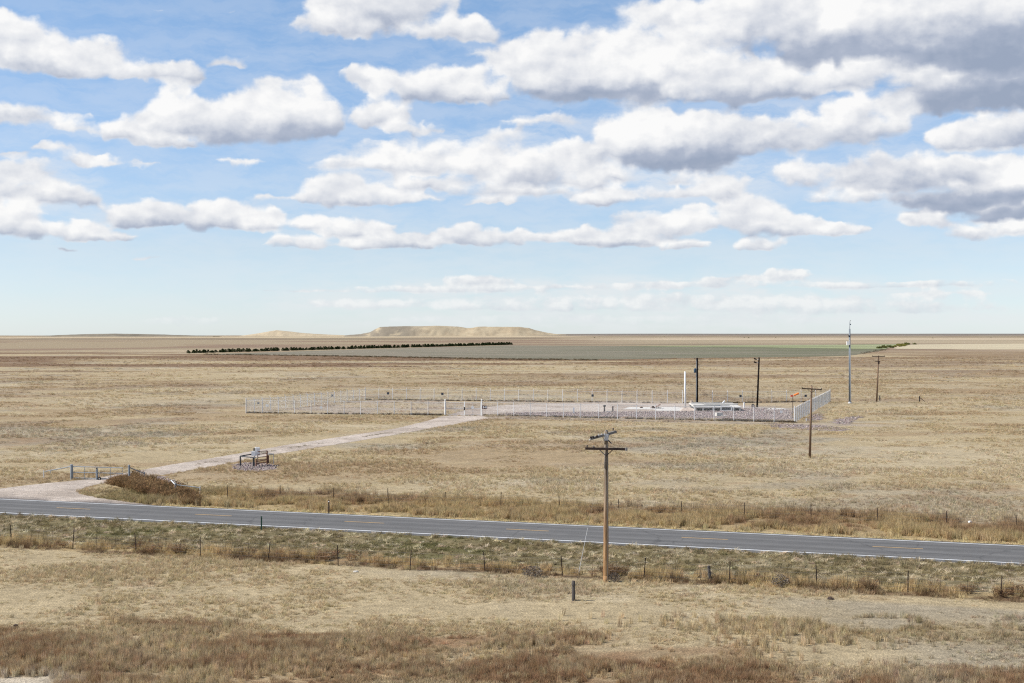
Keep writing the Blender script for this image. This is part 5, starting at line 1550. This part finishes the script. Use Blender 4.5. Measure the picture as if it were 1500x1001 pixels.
# brown thicket by the pipe gate
TH_PX = [(158, 709), (165, 703), (178, 699), (192, 698), (215, 706), (240, 715), (262, 720), (284, 731), (294, 741), (270, 741), (245, 735), (215, 727), (190, 718), (168, 711)]
th = ring(TH_PX)
x = rng.uniform(min(p.x for p in th), max(p.x for p in th), 14000); y = rng.uniform(min(p.y for p in th), max(p.y for p in th), 14000)
k = inpoly(x, y, th); x, y = x[k][:1200], y[k][:1200]
d = fbm(x, y, 1.8, 3, 68)
hh = (0.28 + 0.70 * sst(d, 0.36, 0.64)) * rng.uniform(0.7, 1.15, len(x))
k = rng.uniform(0, 1, len(x)) < 0.45
emit('weed_thicket', lib_weed, 5, x[k], y[k], hh[k], rng.uniform(0.8, 1.2, k.sum()), jitter(np.tile(np.array((0.25, 0.160, 0.082)), (k.sum(), 1)), 0.22), 407)
k = ~k
emit('thicket_grass', lib_tall, 5, x[k], y[k], hh[k] * 0.95, rng.uniform(0.9, 1.3, k.sum()), jitter(np.tile(np.array((0.29, 0.195, 0.10)), (k.sum(), 1)), 0.22), 413, 0.2)
# tussocks on the bank between thicket and highway
x, y = place(22000, 100, 140)
s, t = road_st(x, y)
k = (s < -25) & (s > -38) & (t > EDGE + 0.3) & (t < 14) & ~blocked(x, y) & ~inpoly(x, y, th) & (rng.uniform(0, 1, len(x)) < 0.6)
x, y = x[k], y[k]
emit('bank_grass', lib_tuss, 4, x, y, rng.uniform(0.08, 0.26, len(x)), rng.uniform(0.35, 0.6, len(x)), jitter(ground_color(x, y) * GB, 0.2), 408, 0.2)
# scruffy weeds along the foot of the compound fence
xs_, ys_ = [], []
for a, b, n in ((BL, G(1000, 591.2), 500), (G(1000, 591.2), BR, 260), (FL, GL_, 240), (GR_, FR, 420), (G(1060, 615.5), FR, 300), (G(600, 608), GL_, 220)):
    t = rng.uniform(0, 1, n); off = rng.normal(0.25, 0.35, n)
    xs_.append(a.x + (b.x - a.x) * t); ys_.append(a.y + (b.y - a.y) * t + off)
x, y = np.concatenate(xs_), np.concatenate(ys_)
k = ~(inpoly(x, y, drive) | inpoly(x, y, pad)); x, y = x[k], y[k]
emit('fence_foot_weeds', lib_weed, 5, x, y, rng.uniform(0.12, 0.34, len(x)), rng.uniform(0.5, 0.9, len(x)), jitter(np.tile(np.array((0.17, 0.128, 0.078)), (len(x), 1)), 0.2), 409)
# sparse grass between the wheel tracks of the drive
pts = [G(*q) for q in ((225, 693), (335, 673), (420, 657.5), (500, 645), (580, 632.5), (640, 620.5), (668, 613))]
xs_, ys_ = [], []
for a, b in zip(pts[:-1], pts[1:]):
    n = int((b - a).length * 4); t = rng.uniform(0, 1, n)
    xs_.append(a.x + (b.x - a.x) * t + rng.normal(0, 0.25, n)); ys_.append(a.y + (b.y - a.y) * t + rng.normal(0, 0.25, n))
x, y = np.concatenate(xs_), np.concatenate(ys_)
k = rng.uniform(0, 1, len(x)) < sst(fbm(x, y, 4, 3, 71), 0.42, 0.6); x, y = x[k], y[k]
emit('drive_grass', lib_short, 5, x, y, rng.uniform(0.06, 0.14, len(x)), rng.uniform(0.35, 0.7, len(x)), jitter(np.tile(GREY * 1.1, (len(x), 1)), 0.15), 412)
# scruffy margin of the ploughed field
xs_, ys_ = [], []
for (pa, pb, n) in (((300, 519.6), (450, 521.6), 150), ((450, 521.6), (600, 524.2), 260), ((600, 524.2), (740, 526.8), 260), ((740, 526.8), (880, 528), 170), ((1262, 518.5), (1300, 511.8), 50)):
    a, b = G(*pa), G(*pb); t = rng.uniform(0, 1, n) ** 1.0
    xs_.append(a.x + (b.x - a.x) * t); ys_.append(a.y + (b.y - a.y) * t + rng.normal(0, 4.5, n))
x, y = np.concatenate(xs_), np.concatenate(ys_)
emit('field_margin_weeds', lib_weed, 5, x, y, rng.uniform(0.25, 0.95, len(x)), rng.uniform(1.2, 2.6, len(x)), jitter(np.tile(np.array((0.16, 0.125, 0.075)), (len(x), 1)), 0.25), 411)
# purple ballast stones
xs_, ys_ = [], []
for rp, dens in zip(rocks, (4.5, 3.5, 2.5, 2.5, 14, 12)):
    x0, x1 = min(p.x for p in rp), max(p.x for p in rp); y0, y1 = min(p.y for p in rp), max(p.y for p in rp)
    n = int((x1 - x0) * (y1 - y0) * dens)
    x = rng.uniform(x0, x1, n); y = rng.uniform(y0, y1, n)
    k = inpoly(x, y, [(p.x, p.y) for p in rp]); xs_.append(x[k]); ys_.append(y[k])
x, y = np.concatenate(xs_), np.concatenate(ys_)
sz = rng.uniform(0.12, 0.27, len(x)) * np.where(y < 200, 0.75, 1.0)
base = np.array([(0.27, 0.215, 0.205), (0.32, 0.262, 0.245), (0.205, 0.165, 0.158), (0.36, 0.31, 0.28)])[rng.integers(0, 4, len(x))]
scatter('ballast_stones', lib_stone, 5, x, y, np.full(len(x), 0.03), sz, sz, jitter(base, 0.15), seed=410, tilt=0.5)

# ------------------------------------------------------------------ odd small things
def clod(name, px, py, s, mt, label, cat, seed):
    bm = bmesh.new(); bmesh.ops.create_icosphere(bm, subdivisions=2, radius=0.5)
    r = random.Random(seed)
    for v in bm.verts:
        n = v.co.normalized(); v.co = n * (0.5 * r.uniform(0.7, 1.15)); v.co = Vector((v.co.x * s[0], v.co.y * s[1], max(v.co.z, -0.2) * s[2]))
    me = bpy.data.meshes.new(name); bm.to_mesh(me); bm.free(); me.materials.append(mt)
    return tag(link(name, me, None, G(px, py) + Vector((0, 0, 0.1 * s[2]))), label, cat)
clod('dark_rock', 1216, 878.5, (0.36, 0.28, 0.22), M['tpost'], 'small dark clod lying in the sparse grass at right', 'rock', 1)
clod('pale_rock', 1421, 766, (0.34, 0.3, 0.26), M['white'], 'white scrap lying in the pasture beyond the highway', 'litter', 2)
clod('dark_rock', 23, 917.5, (0.22, 0.2, 0.18), M['tpost'], 'small dark stone at the left of the foreground', 'rock', 3)
clod('pale_rock', 521, 838.3, (0.34, 0.22, 0.16), M['concrete'], 'small pale stone in short grass below the near fence', 'rock', 4)
# green plant in the foreground
q = G(506, 946)
gp = foliage_mesh('leaf_rosette', 150, dome, 0.10, (0.06, 0.10, 0.035), (0.14, 0.18, 0.07), 500)
o = link('green_plant', gp, None, q); o.scale = (0.42, 0.42, 0.36); tag(o, 'single low green plant among the brown foreground grass', 'plant')
# tumbleweeds by the near fence
tw = foliage_mesh('tumbleweed', 420, lambda q, r: None if q[0] ** 2 + q[1] ** 2 + q[2] ** 2 > 1 else (q[0] * .5, q[1] * .5, q[2] * .42 + .4), 0.05, (0.13, 0.11, 0.09), (0.23, 0.19, 0.15), 510)
for (px, py, s, lab) in ((899.5, 852, 0.75, 'round grey tumbleweed at the foot of the near pole'), (780, 846, 0.95, 'low grey tumbleweed caught in the fence left of the pole'), (1143, 860, 1.0, 'dark dry bush against the near fence right of the pole')):
    o = link('tumbleweed', tw, None, G(px, py)); o.scale = (s * (1.3 if px < 800 else 1), s, s * 0.8); tag(o, lab, 'bush')
print('objects', len(bpy.data.objects))
